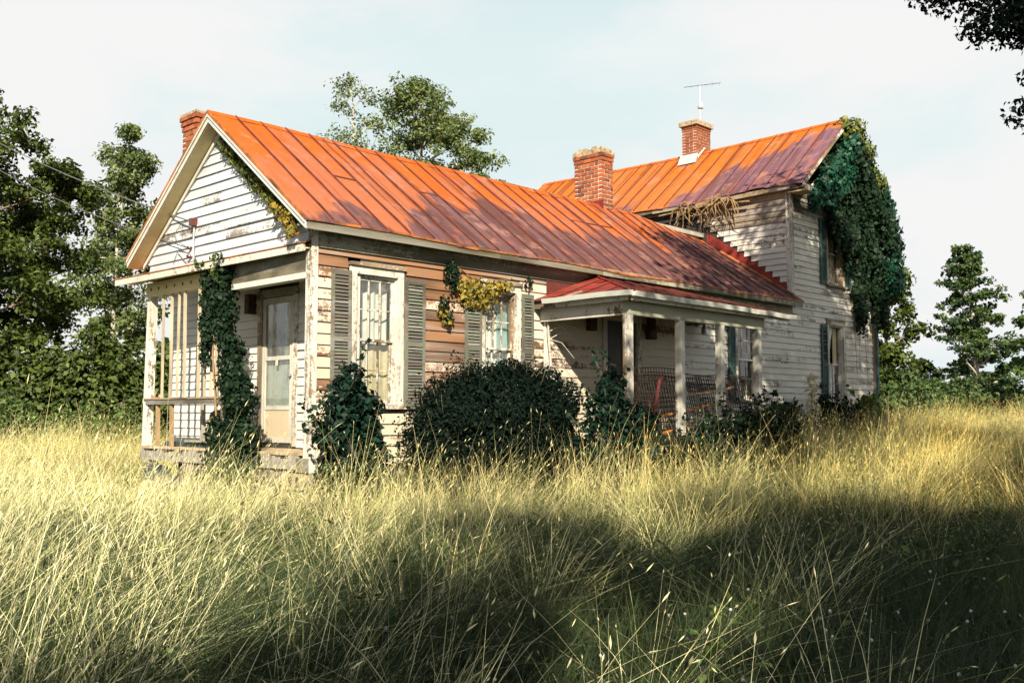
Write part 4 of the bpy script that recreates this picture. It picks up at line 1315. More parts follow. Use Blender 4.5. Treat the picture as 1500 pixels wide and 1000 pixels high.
def tree(name, base, height, radius, seed, leaves, leaf, mat, label, bark, trunk_r=.14, first=.25, shape='round', clump=.42, group=None, limbs=16, flat=.75, lean=(0, 0), droops=(), reach=(), masses=0):
    g = np.random.default_rng(seed)
    r = empty(name, base, label, "tree", group)
    b = np.array(base, float)
    tb = MB()
    tp = branch_path(b - np.array([0, 0, .3]), (lean[0], lean[1], 1), height * .97, 9, g, .10, .3)
    tb.tube(tp, [trunk_r * (1 - .9 * i / 9) + .012 for i in range(10)], 8)
    tips = []
    for i in range(limbs):
        a = first + (1 - first) * (i + g.random() * .8) / limbs
        k = a * 9; j = min(8, int(k)); p = tp[j] + (tp[j + 1] - tp[j]) * (k - j)
        if shape == 'round': prof = math.sin(min(1, (a - first) / (1 - first) * .86 + .16) * math.pi) ** .55
        elif shape == 'cone': prof = (1.06 - (a - first) / (1 - first)) ** .75 * (.65 + .35 * smooth(0, .2, a - first))
        else: prof = .55 + .45 * math.sin(a * 5 + seed)
        ln = radius * prof * g.uniform(.65, 1.12)
        az = i * 2.4 + g.normal() * .4
        d = (math.cos(az), math.sin(az), g.uniform(.15, .75) if shape != 'cone' else g.uniform(-.05, .4))
        bp = branch_path(p, d, ln, 5, g, .35, .3)
        r0 = max(.015, trunk_r * (1 - .85 * a) * .5)
        tb.tube(bp, [r0 * (1 - .8 * q / 5) + .006 for q in range(6)], 5, False)
        tips.append((bp[5], 1.0))
        for s in range(int(3 + ln * 2.2)):
            q = g.uniform(.3, 1.0) * 5; jj = min(4, int(q)); pp = bp[jj] + (bp[jj + 1] - bp[jj]) * (q - jj)
            dd = g.normal(size=3); dd[2] = abs(dd[2]) * .4
            sp = branch_path(pp, dd, ln * g.uniform(.22, .45) + .15, 3, g, .3, .1)
            tb.tube(sp, [r0 * .35 + .004, r0 * .28 + .004, .006, .004], 4, False)
            tips.append((sp[3], g.uniform(.55, 1.1)))
            tips.append((sp[2], g.uniform(.35, .8)))
    low = []
    for (q, sz) in list(droops) + list(reach):                                # low limbs that hang clear of the crown
        q = np.array(q); s0 = tp[4]
        mids = [s0 + (q - s0) * k + np.array([0, 0, 1.6 * math.sin(k * math.pi)]) + g.normal(size=3) * .12 for k in (0, .2, .4, .6, .8, 1)]
        tb.tube(mids, [.07, .055, .04, .028, .016, .006], 5, False)
        for k in range(9): (low if len(low) < 9 * len(droops) else tips).append((q + g.normal(size=3) * np.array([.38, .38, .22]) * (1 if len(low) < 9 * len(droops) else 2.2), sz * (.55 if len(low) < 9 * len(droops) else .9)))
    tips.append((tp[9], .8)); tips.append((tp[8], .9))
    tb.build("trunk", bark, r, smooth=True)
    if masses:                                            # foliage gathered in a few heavy masses with open gaps
        q = g.choice(len(tips), masses, replace=False); tips = [tips[k_] for k_ in q]
    if low:
        nl = 11000
        ii = g.integers(0, len(low), nl)
        o = g.normal(size=(nl, 3)); o *= (g.random((nl, 1)) ** .4) / np.linalg.norm(o, axis=1, keepdims=True)
        Cl = np.array([t[0] for t in low])[ii] + o * (np.array([t[1] for t in low])[ii] * .62)[:, None] * np.array([1, 1, .7])
        foliage("crown", Cl, unit(g.normal(size=(nl, 3)) + np.array([0, 0, .5])), .062 * g.uniform(.7, 1.3, nl), M['leaf_bush'], r, seed + 7, .55, .5)
    wts = np.array([t[1] ** 2 for t in tips]); wts /= wts.sum()
    idx = g.choice(len(tips), leaves, p=wts)
    P = np.array([t[0] for t in tips])[idx]; S = np.array([t[1] for t in tips])[idx]
    o = g.normal(size=(leaves, 3)); o = o / np.linalg.norm(o, axis=1, keepdims=True) * (g.random((leaves, 1)) ** .5)
    o[:, 2] *= flat
    C = P + o * (S * clump)[:, None]
    nn = unit(o * .6 + g.normal(size=(leaves, 3)) * .55 + np.array([0, 0, .55]))
    tint = np.clip(.42 + .2 * g.normal(size=leaves) + .22 * np.sin(idx * 1.7), 0, 1)
    foliage("crown", C, nn, leaf * g.uniform(.5, 1.5, leaves), mat, r, seed + 1, .62, .25, tint)
    return r

def gz(x, y): return ground_z(x, y)
T = lambda x, y: (x, y, gz(x, y))
tree("broadleaf_tree", T(1.6, 20.2), 11.4, 2.9, 21, 22000, .15, M['leaf_tree'], "tall leafy tree cut by the left edge of the picture", M['bark'], .16, .15, 'round', .50, limbs=24)
tree("broadleaf_tree", T(4.6, 22.2), 9.4, 2.2, 33, 20000, .14, M['leaf_tree'], "rounded tree with sky showing through, second from the left edge", M['bark'], .13, .38, 'round', .46, limbs=20)
tree("broadleaf_tree", T(2.9, 21.4), 7.4, 1.9, 35, 13000, .14, M['leaf_tree'], "lower dark tree between the two tall ones on the left", M['bark'], .11, .2, 'round', .46, limbs=16)
tree("slender_tree", T(12.4, 33.6), 14.6, 2.2, 41, 13000, .17, M['leaf_pale'], "slender pale tree beyond the front gable's left slope", M['palebark'], .14, .25, 'round', .55, limbs=22)
tree("background_tree", T(13.2, 33.9), 13.8, 1.7, 43, 9000, .17, M['leaf_tree'], "darker narrow tree touching the front gable's roof edge", M['bark'], .13, .3, 'round', .5, limbs=16)
tree("broadleaf_tree", T(16.0, 16.6), 13.4, 2.7, 52, 21000, .12, M['leaf_pale'], "full green tree rising behind the middle of the wing's roof", M['bark'], .15, .45, 'round', .50, limbs=22)
tree("sparse_tree", T(18.2, 23.1), 15.7, 1.9, 58, 3600, .12, M['leaf_pale'], "thin airy tree behind the wing's roof, left of the full one", M['palebark'], .13, .5, 'round', .48, limbs=16)
tree("sparse_tree", T(19.3, 16.9), 13.4, 1.5, 63, 5000, .13, M['leaf_pale'], "small airy treetop behind the roof, left of the brick chimneys", M['palebark'], .11, .5, 'round', .40, limbs=12)
tree("sparse_tree", T(18.2, 15.7), 12.6, 1.6, 65, 5000, .13, M['leaf_pale'], "low pale crown just over the ridge, right of the full tree", M['palebark'], .11, .5, 'round', .40, limbs=12)
tree("conical_tree", T(37.8, 4.7), 8.6, 2.3, 71, 15000, .16, M['leaf_right'], "tall pointed tree standing alone at the right", M['palebark'], .14, .14, 'cone', .36, limbs=44, flat=.55)
tree("young_tree", T(38.3, 7.1), 3.6, 1.3, 77, 3500, .18, M['leaf_right'], "small young tree in the gap at the right", M['bark'], .07, .12, 'cone', .32, limbs=22, flat=.6)
tree("broadleaf_tree", T(27.0, 4.1), 6.5, 1.35, 82, 12000, .17, M['leaf_tree'], "leafy tree right behind the ivy covered corner", M['bark'], .10, .12, 'round', .42, limbs=22)
tree("conical_tree", T(32.9, .9), 6.0, 1.5, 88, 7000, .17, M['leaf_right'], "tree with bare pale limbs cut by the right edge", M['palebark'], .12, .2, 'cone', .36, limbs=26, flat=.6)

# big shade trees beside and behind the photographer: one reaches into the upper right corner
tree("shade_tree", T(5.4, -10.9), 12.4, 5.4, 91, 28000, .19, M['leaf_vine'], "large tree hanging over the upper right corner", M['bark'], .30, .52, 'round', .85, limbs=26,
     reach=[((-.6, -10.5, 8.2), 1.1), ((.6, -10.2, 8.8), 1.2), ((-1.9, -11.0, 8.6), 1.0), ((.2, -11.2, 7.6), .9), ((-3.4, -11.2, 8.4), .8)],
     droops=[((2.75, -8.35, 4.15), .9), ((2.25, -7.9, 4.25), .8), ((3.3, -8.2, 3.75), .8), ((3.1, -7.8, 4.5), 1.0), ((3.65, -8.3, 3.3), .7), ((2.5, -7.7, 4.55), .8)])
tree("shade_tree", T(-10.7, -20.2), 12.5, 5.2, 97, 30000, .22, M['leaf_tree'], "wide tree behind the photographer shading the grass", M['bark'], .28, .33, 'round', 1.5, limbs=20, masses=44)
tree("shade_tree", T(-5.2, -22.0), 13.0, 5.0, 99, 32000, .22, M['leaf_tree'], "tall tree right behind the photographer, farther from the house", M['bark'], .28, .33, 'round', .95, limbs=26)

# ------------------------------------------------------------------ bushes, shrubs, vines
def bush(name, base, lumps, per_m2, leaf, mat, seed, label, cat="bush", stems=7, shell=.35, up=.3, aspect=.62, droop=.15, group=None, bark=None, stem_r=.012, jit=.10, shoots=14):
    g = np.random.default_rng(seed)
    r = empty(name, base, label, cat, group)
    lumps = list(lumps)
    for (c, rr) in list(lumps):                           # knobs and shoots that break the outline
        for k in range(6):
            d = unit(g.normal(size=3)); d[2] = abs(d[2]) * 1.1 - .25
            q = g.uniform(.13, .30)
            lumps.append((tuple(np.array(c) + d * np.array(rr) * g.uniform(.86, 1.10)), tuple(np.array(rr) * q * g.uniform(.8, 1.3, 3))))
    C, Nn = lump_leaves(lumps, g, per_m2, shell, up, jit)
    SC, SP = [], []
    main_l = lumps[:max(1, len(lumps) // 7)]
    for k in range(shoots):                               # stray shoots beyond the outline
        c, rr = main_l[k % len(main_l)]
        d = unit(g.normal(size=3)); d[2] = abs(d[2]) + .25; d = unit(d)
        p0 = np.array(c) + d * np.array(rr) * .9; ln = g.uniform(.12, .34)
        p1 = p0 + (d * .7 + np.array([0, 0, .5]) + g.normal(size=3) * .15) * ln
        SP.append((p0, p1))
        for q in np.linspace(.1, 1, 12): SC.append(p0 + (p1 - p0) * q + g.normal(size=3) * leaf * .4)
    if SC: C = np.concatenate([C, np.array(SC)]); Nn = np.concatenate([Nn, unit(g.normal(size=(len(SC), 3)) + np.array([-.2, -.2, .6]))])
    foliage("foliage", C, Nn, leaf * g.uniform(.5, 1.6, len(C)), mat, r, seed + 1, aspect, droop)
    if stems:
        m_ = MB()
        for i in range(stems):
            c, rr = lumps[i % len(lumps)]
            p0 = np.array(base) + np.array([g.normal() * .10, g.normal() * .10, -.1])
            p1 = np.array(c) + g.normal(size=3) * np.array(rr) * .55
            m0 = p0 + (p1 - p0) * .5 + g.normal(size=3) * .08
            m_.tube([p0, m0, p1], [stem_r, stem_r * .75, stem_r * .35], 5, False)
        for p0, p1 in SP: m_.tube([p0, p1], [.004, .002], 4, False)
        m_.build("stem", bark or M['bark'], r)
    return r

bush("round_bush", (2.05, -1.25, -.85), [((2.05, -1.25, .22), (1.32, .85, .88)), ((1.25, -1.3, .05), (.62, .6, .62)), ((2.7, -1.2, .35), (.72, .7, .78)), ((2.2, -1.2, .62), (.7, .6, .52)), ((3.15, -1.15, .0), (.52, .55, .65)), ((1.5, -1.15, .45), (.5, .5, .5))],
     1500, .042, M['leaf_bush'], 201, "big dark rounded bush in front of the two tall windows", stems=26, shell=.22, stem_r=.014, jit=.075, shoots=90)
bush("leafy_shrub", (.22, -.62, -.85), [((.22, -.55, .15), (.40, .34, .50)), ((.12, -.55, .60), (.30, .28, .30)), ((.28, -.5, .92), (.16, .16, .16)), ((.42, -.55, .42), (.24, .25, .4)), ((.35, -.6, -.30), (.55, .4, .35)), ((-.05, -.6, .28), (.22, .2, .25)), ((-.22, -.58, .14), (.14, .12, .08))],
     360, .085, M['leaf_teal'], 207, "dark broad leaved shrub against the house corner left of the first window", "shrub", 9, .5, .6, .6, .3)
bush("leafy_shrub", (3.3, -2.25, -.8), [((3.3, -2.25, .0), (.55, .40, .50)), ((3.35, -2.2, .48), (.36, .30, .32)), ((3.55, -2.1, .82), (.20, .2, .26)), ((3.9, -2.2, -.05), (.42, .4, .5)), ((4.1, -2.2, .28), (.22, .22, .3))],
     380, .075, M['leaf_teal'], 213, "teal green shrub in front of the porch's near corner post", "shrub", 10, .5, .6, .6, .3)
for i, (x, y, h, w, lab) in enumerate(((4.9, -2.3, .40, .42, "low shrub between the first two long-porch posts"), (5.6, -2.25, .62, .40, "shrub at the foot of the second long-porch post"), (6.3, -2.2, .70, .42, "shrub in front of the porch between its second and third posts"), (7.0, -2.15, .72, .42, "shrub at the foot of the third long-porch post"), (7.75, -2.1, .80, .42, "shrub between the last two long-porch posts"), (8.35, -1.9, .68, .35, "shrub at the foot of the last porch post"))):
    z = gz(x, y); h += .48
    bush("porch_shrub", (x, y, z), [((x, y, z + h * .45), (w, w * .8, h * .5)), ((x + .12, y, z + h * .85), (w * .5, w * .5, h * .38)), ((x - .2, y, z + h * .75), (w * .4, w * .4, h * .3))], 330, .065, M['leaf_vine'], 221 + i * 3, lab, "shrub", 6, .55, .5, .6, .3, "shrubs along the long porch")
for i, (x, y, h, w, lab, mt) in enumerate(((10.7, -.75, 1.15, .50, "dark shrub against the tall block beside the last porch post", 'leaf_bush'), (12.75, -.7, 1.0, .38, "dark shrub under the tall block's lower window, left of its shutter", 'leaf_bush'), (13.45, -.65, 1.0, .34, "dark shrub at the foot of the broken shutter", 'leaf_bush'), (15.1, -.6, 1.15, .60, "shrub right of the tall block's lower window", 'leaf_weed'))):
    z = gz(x, y)
    bush("wall_shrub", (x, y, z), [((x, y, z + h * .5), (w, .35, h * .5)), ((x + .2, y, z + h * .8), (w * .5, .28, h * .3)), ((x - .22, y, z + h * .72), (w * .5, .28, h * .34))], 230, .10, M[mt], 251 + i * 3, lab, "shrub", 6, .5, .4, .7, .2, "shrubs against the tall block")
def wall_weeds():
    pts = [(.75, -.75, .75, .40), (1.0, -1.9, .55, .35), (4.6, -2.35, .6, .45), (5.2, -2.45, .75, .42), (6.0, -2.5, .6, .4), (6.7, -2.4, .7, .42), (7.4, -2.4, .75, .42), (8.7, -1.9, .85, .42), (9.4, -1.3, .8, .45), (11.4, -.8, .8, .42), (13.9, -.8, .6, .36), (16.0, -.7, .6, .36)]
    labs = ["left of the big round bush, under the first window", "in front of the big round bush's left end", "before the porch's near corner post", "right of the porch's near corner post", "left of the second porch post's shrub", "left of the third porch post", "right of the third porch post", "just right of the last porch post", "between the porch and the dark wall shrub", "left of the pale sapling", "under the broken shutter", "left of the teal downpipe"]
    for i, ((x, y, h, w), lb) in enumerate(zip(pts, labs)):
        z = gz(x, y)
        bush("weed_clump", (x, y, z), [((x, y, z + h * .4), (w, w * .8, h * .45)), ((x + .15, y - .1, z + h * .8), (w * .45, w * .45, h * .35)), ((x - .2, y, z + h * .72), (w * .4, w * .4, h * .32))], 240, .075, M['leaf_bush' if i % 2 else 'leaf_vine'], 820 + i * 3, "dark weeds " + lb, "weeds", 5, .6, .5, .5, .35, "weeds along the foot of the house", jit=.2)
wall_weeds()
# a pale dry sapling, thin twigs and few leaves
def sapling(x, y, h, seed, label, mat, n, w, leaf):
    g = np.random.default_rng(seed)
    z = gz(x, y); r = empty("sapling", (x, y, z), label, "sapling")
    m_ = MB(); C = []
    m_.tube([(x, y, z - .1), (x + .02, y, z + h * .5), (x, y, z + h)], [.012, .008, .003], 5)
    for i in range(n):
        a = g.uniform(.12, 1); az = g.random() * 6.28; l = w * (1.15 - a) * g.uniform(.5, 1.1)
        p0 = np.array([x, y, z + h * a]); p1 = p0 + np.array([math.cos(az) * l, math.sin(az) * l * .7, l * .5])
        m_.tube([p0, p1], [.004, .002], 4, False)
        for k in range(9): C.append(p0 + (p1 - p0) * g.random() + g.normal(size=3) * .045)
    m_.build("stem", M['twig'], r)
    C = np.array(C); foliage("foliage", C, unit(g.normal(size=C.shape) + np.array([-.4, -.5, .3])), leaf * g.uniform(.6, 1.3, len(C)), mat, r, seed + 1, .7)
sapling(12.15, -.7, 1.75, 301, "pale dry sapling with light leaves against the tall block", M['leaf_sapling'], 60, .46, .075)
sapling(12.95, -.6, 1.5, 305, "thin green sapling left of the tall block's lower window", M['leaf_vine'], 26, .35, .07)
sapling(14.5, -.9, 1.2, 309, "yellow green sapling under the tall block's lower window", M['leaf_olive'], 46, .42, .085)

def vine(name, label, lumps, per_m2, leaf, mat, seed, base, stems, shell=.5, up=.1, droop=.5, extra=None, cat="vine"):
    g = np.random.default_rng(seed)
    r = empty(name, base, label, cat)
    C, Nn = lump_leaves(lumps, g, per_m2, shell, up)
    foliage("foliage", C, Nn, leaf * g.uniform(.5, 1.6, len(C)), mat, r, seed + 1, .72, droop)
    if extra:
        C, Nn = lump_leaves(extra[0], g, extra[2], shell, up)
        foliage("foliage", C, Nn, leaf * g.uniform(.5, 1.6, len(C)), extra[1], r, seed + 2, .72, droop)
    m_ = MB()
    for pts, rad in stems:
        m_.tube(pts, rad, 5, False)
    m_.build("stem", M['twig'], r)
    return r

# column of ivy on the corner porch's inner post
vl = []
g_ = np.random.default_rng(5)
for i in range(22):
    t = i / 21
    z = -.75 + 3.25 * t
    wd = (.46 - .10 * t) if t < .55 else .25 - .12 * (t - .55)
    yc = 1.56 + .50 * smooth(.35, .85, t) + .05 * g_.normal()
    vl.append(((-.12 + .03 * g_.normal(), yc, z), (.16, wd * g_.uniform(.7, 1.15), .16)))
for i in range(9):
    vl.append(((-.12, 2.46 + .07 * g_.normal(), 1.25 + i * .145), (.10, .11 * g_.uniform(.7, 1.2), .13)))
vl += [((-.2, 1.55, .85), (.14, .25, .14)), ((-.2, 1.42, .55), (.12, .2, .12)), ((-.15, 1.45, .1), (.18, .36, .35)), ((-.15, 1.55, -.35), (.2, .44, .3)), ((-.15, 2.1, .15), (.14, .22, .3)), ((-.15, 2.05, -.3), (.18, .3, .3)), ((-.18, 1.15, .62), (.10, .16, .10))]
vl = vl[:22:1] + vl[22:]
vine("climbing_vine", "dark vine smothering the corner porch post beside the cream door", vl, 620, .062, M['leaf_vine'], 401, (-.1, 1.95, -.9),
     [([(-.08, 1.95, -.95), (-.06, 1.75, .2), (-.05, 1.9, 1.2), (-.06, 2.1, 2.4)], .022), ([(-.06, 2.3, -.9), (-.05, 2.25, .3), (-.05, 2.4, 1.3), (-.04, 2.35, 2.45)], .016)])
# yellowing creeper under the wing's eave over the second window
yl = [((2.40, -.10, 2.42), (.10, .07, .30)), ((2.22, -.10, 2.05), (.12, .06, .12)), ((2.30, -.09, 1.88), (.10, .06, .14)), ((2.62, -.10, 2.30), (.14, .07, .18)), ((2.85, -.11, 2.32), (.22, .09, .16)), ((3.05, -.12, 2.22), (.20, .09, .16)), ((3.22, -.12, 2.36), (.20, .09, .12)), ((2.70, -.10, 2.12), (.16, .07, .12)), ((3.45, -.12, 2.42), (.18, .08, .10)), ((2.95, -.10, 2.08), (.14, .06, .09))]
vine("yellowing_creeper", "yellow and green creeper hanging from the eave above the second window", yl[3:], 480, .060, M['leaf_yellow'], 411, (2.6, -.06, 2.0),
     [([(2.38, -.04, 2.72), (2.40, -.05, 2.3), (2.28, -.05, 1.9)], .008), ([(2.38, -.04, 2.70), (2.8, -.05, 2.5), (3.3, -.06, 2.5), (3.7, -.06, 2.55)], .008)], extra=(yl[:3] + [((2.36, -.09, 2.5), (.16, .06, .2)), ((4.0, -.10, 2.52), (.12, .05, .08))], M['leaf_vine'], 420))
yv = [((2.21, -.10, 1.92), (.10, .06, .10)), ((2.28, -.10, 1.80), (.09, .05, .08))]
vine("yellowing_creeper", "orange tipped tail of creeper hanging left of the second window's shutter", yv, 480, .058, M['leaf_yellow'], 415, (2.25, -.06, 1.7), [([(2.26, -.05, 2.1), (2.22, -.06, 1.75)], .006)])
# creeper along the gable's right rake
rk = []
for i in range(20):
    t = i / 19
    y = .30 + (W / 2 - .42) * t; z = ZE + (y + OV) * SL - .40
    rk.append(((-.10, y, z + .02 * math.sin(i * 3)), (.07, .11, .10 * (1 + .5 * math.sin(i * 2.1)))))
vine("rake_creeper", "thin dark creeper along the underside of the gable's right edge", rk, 420, .06, M['leaf_olive'], 421, (-.06, 1.2, 3.2), [([(-.06, .1, ZE - .02), (-.06, 1.1, ZE + .78), (-.06, 2.1, ZE + 1.55)], .007)])
vine("dry_creeper", "yellow brown leaves hanging at the gable's lower right corner", [((-.20, .42, 3.08), (.10, .16, .10)), ((-.24, .22, 2.98), (.10, .13, .10)), ((-.24, .14, 2.80), (.08, .12, .09)), ((-.22, .62, 3.20), (.08, .12, .08))], 420, .062, M['leaf_yellow'], 427, (-.2, .2, 2.7), [([(-.1, .5, 3.15), (-.2, .2, 2.95), (-.22, .12, 2.72)], .006)])
vine("green_tendril", "small green tendrils over the front edge of the corner porch roof", [((-.30, 1.9, 2.66), (.06, .14, .07)), ((-.33, 2.35, 2.62), (.05, .10, .08)), ((-.2, 2.1, 2.5), (.06, .12, .14))], 260, .07, M['leaf_weed'], 433, (-.2, 2.1, 2.4), [([(-.1, 2.1, 2.3), (-.25, 2.1, 2.6), (-.32, 1.9, 2.7)], .005)])
# bare vine on the long porch's wall post
def bare_vine():
    r = empty("bare_vine", (4.5, -.12, -.6), "leafless grey vine twisting up the wall post at the porch's left end", "vine")
    g = np.random.default_rng(441); m_ = MB()
    main = [(4.50, -.12, -.7), (4.44, -.12, .4), (4.52, -.12, 1.2), (4.44, -.13, 1.75), (4.43, -.15, 2.10), (4.30, -.35, 2.22), (4.18, -.75, 2.27), (4.12, -1.1, 2.31)]
    m_.tube(main, [.024, .02, .02, .018, .018, .016, .012, .008], 6)
    for i in range(16):
        p = Vector((4.46, -.13, .5 + 1.5 * g.random())); d = Vector((g.uniform(-.1, .45), g.uniform(-.35, 0), g.uniform(-.55, .15)))
        q = p + d * .5 + Vector((0, 0, .1))
        m_.tube([p, q, p + d], [.008, .006, .003], 4, False)
    m_.build("stem", M['palebark'], r)
bare_vine()

# great ivy on the tall block's gable: leafy mass over the rake, hanging curtains, trails
def ivy():
    g = np.random.default_rng(451)
    r = empty("ivy", (16.4, -.2, -.5), "huge ivy pouring over the tall block's right gable from the ridge", "ivy")
    hi, dk, ol = [], [], []  # leaf colour carries the light: bright outer masses, dark body
    for i in range(16):                                  # over the left rake, towards the viewer
        t = i / 15
        x = XC - (MW / 2 + .05) * (1 - t) + .10; z = MZE + (MZR - MZE) * t - .22
        hi.append(((x + .10, -.56 + .05 * g.normal(), z - .18 - .1 * g.random()), (.22, .16, .24)))
        if t > .2: hi.append(((x + .35, -.50, z - .55), (.26, .16, .28)))
    for i in range(16):                                  # right rake and the bulge outside the right eave
        t = i / 15
        x = XC + (MW / 2 + .10) * t; z = MZR - .24 - (MZR - MZE + .30) * t
        (ol if t < .62 else hi).append(((x + .05, -.45 + .15 * g.random(), z + .02), (.28, .40, .26)))
        dk.append(((x, -.50, z - .5), (.34, .30, .42)))
    for i in range(36):                                  # body of the curtain
        a, b = g.random(), g.random()
        x = 13.8 + 2.7 * a; top = MZR - .5 - abs(x - XC) * MSL
        z = top - (top - 4.2) * b * (.30 + .70 * smooth(14.0, 15.5, x))
        dk.append(((x, -.36 + .1 * g.normal(), z), (.27, .16, .32)))
    for i in range(26):                                  # over the upstairs window's head
        dk.append(((14.05 + 1.4 * g.random(), -.30, 4.45 + 1.1 * g.random()), (.24, .14, .28)))
    for i in range(26):                                  # right side fall
        b = g.random()
        hi.append(((16.68 + .26 * math.sin(b * 2.6) * g.uniform(.6, 1.1), -.15 + .25 * g.normal(), 6.1 - 2.9 * b), (.26, .34, .34)))
    for i in range(14):
        dk.append(((16.5 + .5 * g.random(), -.28, 5.6 - 2.3 * i / 14), (.28, .22, .3)))
    for x0, zt, zb, w in ((15.66, 4.6, 2.75, .20), (15.85, 4.4, 2.55, .18), (15.40, 5.0, 3.9, .15), (16.75, 4.0, 3.1, .14), (16.45, 4.5, 3.5, .12), (16.62, 3.2, 2.62, .10), (15.1, 4.7, 3.9, .10), (16.1, 4.2, 2.9, .12), (17.05, 3.8, 2.7, .14), (17.3, 4.0, 3.1, .10)):
        n = int((zt - zb) / .2)
        for k in range(n + 1):
            dk.append(((x0 + .05 * g.normal(), -.16, zt + (zb - zt) * k / max(1, n)), (w * g.uniform(.7, 1.2), .10, .17)))
    for nm, lumps, mt, d in (("foliage", hi, M['leaf_ivy'], 270), ("foliage", dk, M['leaf_vine'], 190), ("foliage", ol, M['leaf_olive'], 280)):
        C, Nn = lump_leaves(lumps, g, d, .45, .0)
        Nn = unit(Nn + np.array([-.15, -.3, .0]))
        foliage(nm, C, Nn, .10 * g.uniform(.45, 1.6, len(C)), mt, r, int(g.integers(1e6)), .75, .75)
    SC = []
    for i in range(70):
        x = g.uniform(14.3, 17.5) if i < 40 else g.uniform(16.5, 17.05)
        z = 4.3 + .8 * g.random() if i < 25 else g.uniform(3.0, 6.2)
        y = -.30 - .15 * g.random() if x < 16.9 else g.uniform(-.5, .35)
        if 14.2 < x < 15.3 and z < 4.9: z = 4.9 + .3 * g.random()
        ln = g.uniform(.35, 1.0); dx = g.normal() * .12
        for q in np.linspace(0, 1, int(ln * 38)): SC.append((x + dx * q + g.normal() * .03, y + g.normal() * .03, z - ln * q))
    SC = np.array(SC); foliage("foliage", SC, unit(g.normal(size=SC.shape) * .6 + np.array([-.3, -.6, .1])), .085 * g.uniform(.5, 1.4, len(SC)), M['leaf_vine'], r, 4571, .75, .8)
    m_ = MB()
    for i in range(9):
        x = g.uniform(15.5, 16.9)
        m_.tube([(x, -.06, -.3 + 2.2 * g.random()), (x + g.normal() * .1, -.07, 3.2), (x + g.normal() * .3, -.09, 5.0)], .005, 4, False)
    for i in range(10):
        x = g.uniform(16.9, 17.4); y = g.uniform(-.4, .3)
        m_.tube([(x, y, 5.0), (x + .08, y, 4.4), (x + .05, y, 3.9 - g.random() * .5)], .006, 4, False)
    m_.build("stem", M['twig'], r)
ivy()

# hanging dead roots under the tall block's eave
def dead_roots():
    g = np.random.default_rng(461)
    r = empty("dead_vine_roots", (LX - .15, 2.2, 5.0), "tangle of dead vine roots hanging under the tall block's eave", "dead vine")
    m_ = MB()
    for c, n, sp in (((LX - .16, 1.6, 5.36), 24, .75), ((LX - .16, 2.5, 5.30), 16, .6)):
        for i in range(n):
            a = g.uniform(-1, 1); l = g.uniform(.3, .62)
            p = np.array(c) + g.normal(size=3) * .06
            q = p + np.array([-.16 * g.random(), a * sp * .6, .06 * g.random()])
            s = q + np.array([.05 * g.normal(), a * .22 + g.normal() * .12, -l])
            m_.tube([p, p + (q - p) * .6 + np.array([0, 0, .09]), q + np.array([-.05, 0, 0]), (q + s) / 2 + g.normal(size=3) * .06, s], [.020, .018, .016, .012, .004], 5, False)
    m_.tube([(LX - .2, .9, 5.30), (LX - .22, 2.0, 5.36), (LX - .2, 3.4, 5.30)], .03, 5)
    m_.build("stem", M['twig'], r)
dead_roots()

# undergrowth along the edges of the meadow
def under(name, pts, seed, mat, lab, h, w, leaf, dens, group):
    for i, (x, y, l) in enumerate(pts):
        g = random.Random(seed + i); z = gz(x, y); hh = h * g.uniform(.8, 1.2); ww = w * g.uniform(.85, 1.2)
        bush(name, (x, y, z), [((x, y, z + hh * .45), (ww, ww, hh * .5)), ((x + ww * .5, y - .2, z + hh * .75), (ww * .6, ww * .6, hh * .32)), ((x - ww * .55, y + .1, z + hh * .62), (ww * .6, ww * .6, hh * .36)), ((x + .1, y, z + hh * 1.0), (ww * .4, ww * .4, hh * .2))],
             dens, leaf, mat, seed * 3 + i * 5, l, "bush", 5, .5, .5, .65, .2, group)
under("hedge_bush", [(-1.0, 18.2, "dense hedge bush at the far left edge"), (1.0, 17.6, "dense hedge bush under the tall tree at the left"), (2.6, 17.0, "dense hedge bush under the rounded tree"), (4.2, 16.4, "dense hedge bush left of the house, nearer the corner porch"), (6.0, 16.0, "dense hedge bush half behind the corner porch post"), (8.0, 16.4, "dense hedge bush hidden behind the corner porch")], 501, M['leaf_tree'], "", 3.1, 1.35, .15, 95, "bushes along the left edge of the meadow")
under("weed_bush", [(1.2, 14.8, "low weedy bush in front of the hedge at the left"), (2.3, 13.4, "low weedy bush in the sun left of the porch"), (3.2, 12.6, "low weedy bush beside the corner porch post"), (.2, 15.6, "low weedy bush near the left edge of the meadow")], 531, M['leaf_weed'], "", 1.15, .75, .10, 150, "weeds along the hedge at the left")
under("hedge_bush", [(26.6, 3.4, "dark bush beside the house's far right corner"), (28.9, 4.2, "dark bush just right of the tree by the ivy"), (31.3, 4.4, "dark bush under the small young tree"), (33.0, 3.6, "dark bush left of the pointed tree's foot"), (34.6, 2.8, "dark bush at the pointed tree's foot"), (35.8, 1.4, "dark bush right of the pointed tree's foot"), (34.5, -.2, "dark bush near the right edge"), (33.4, -2.0, "dark bush cut by the right edge")], 551, M['leaf_right'], "", 1.9, 1.35, .15, 95, "bushes along the right edge of the meadow")
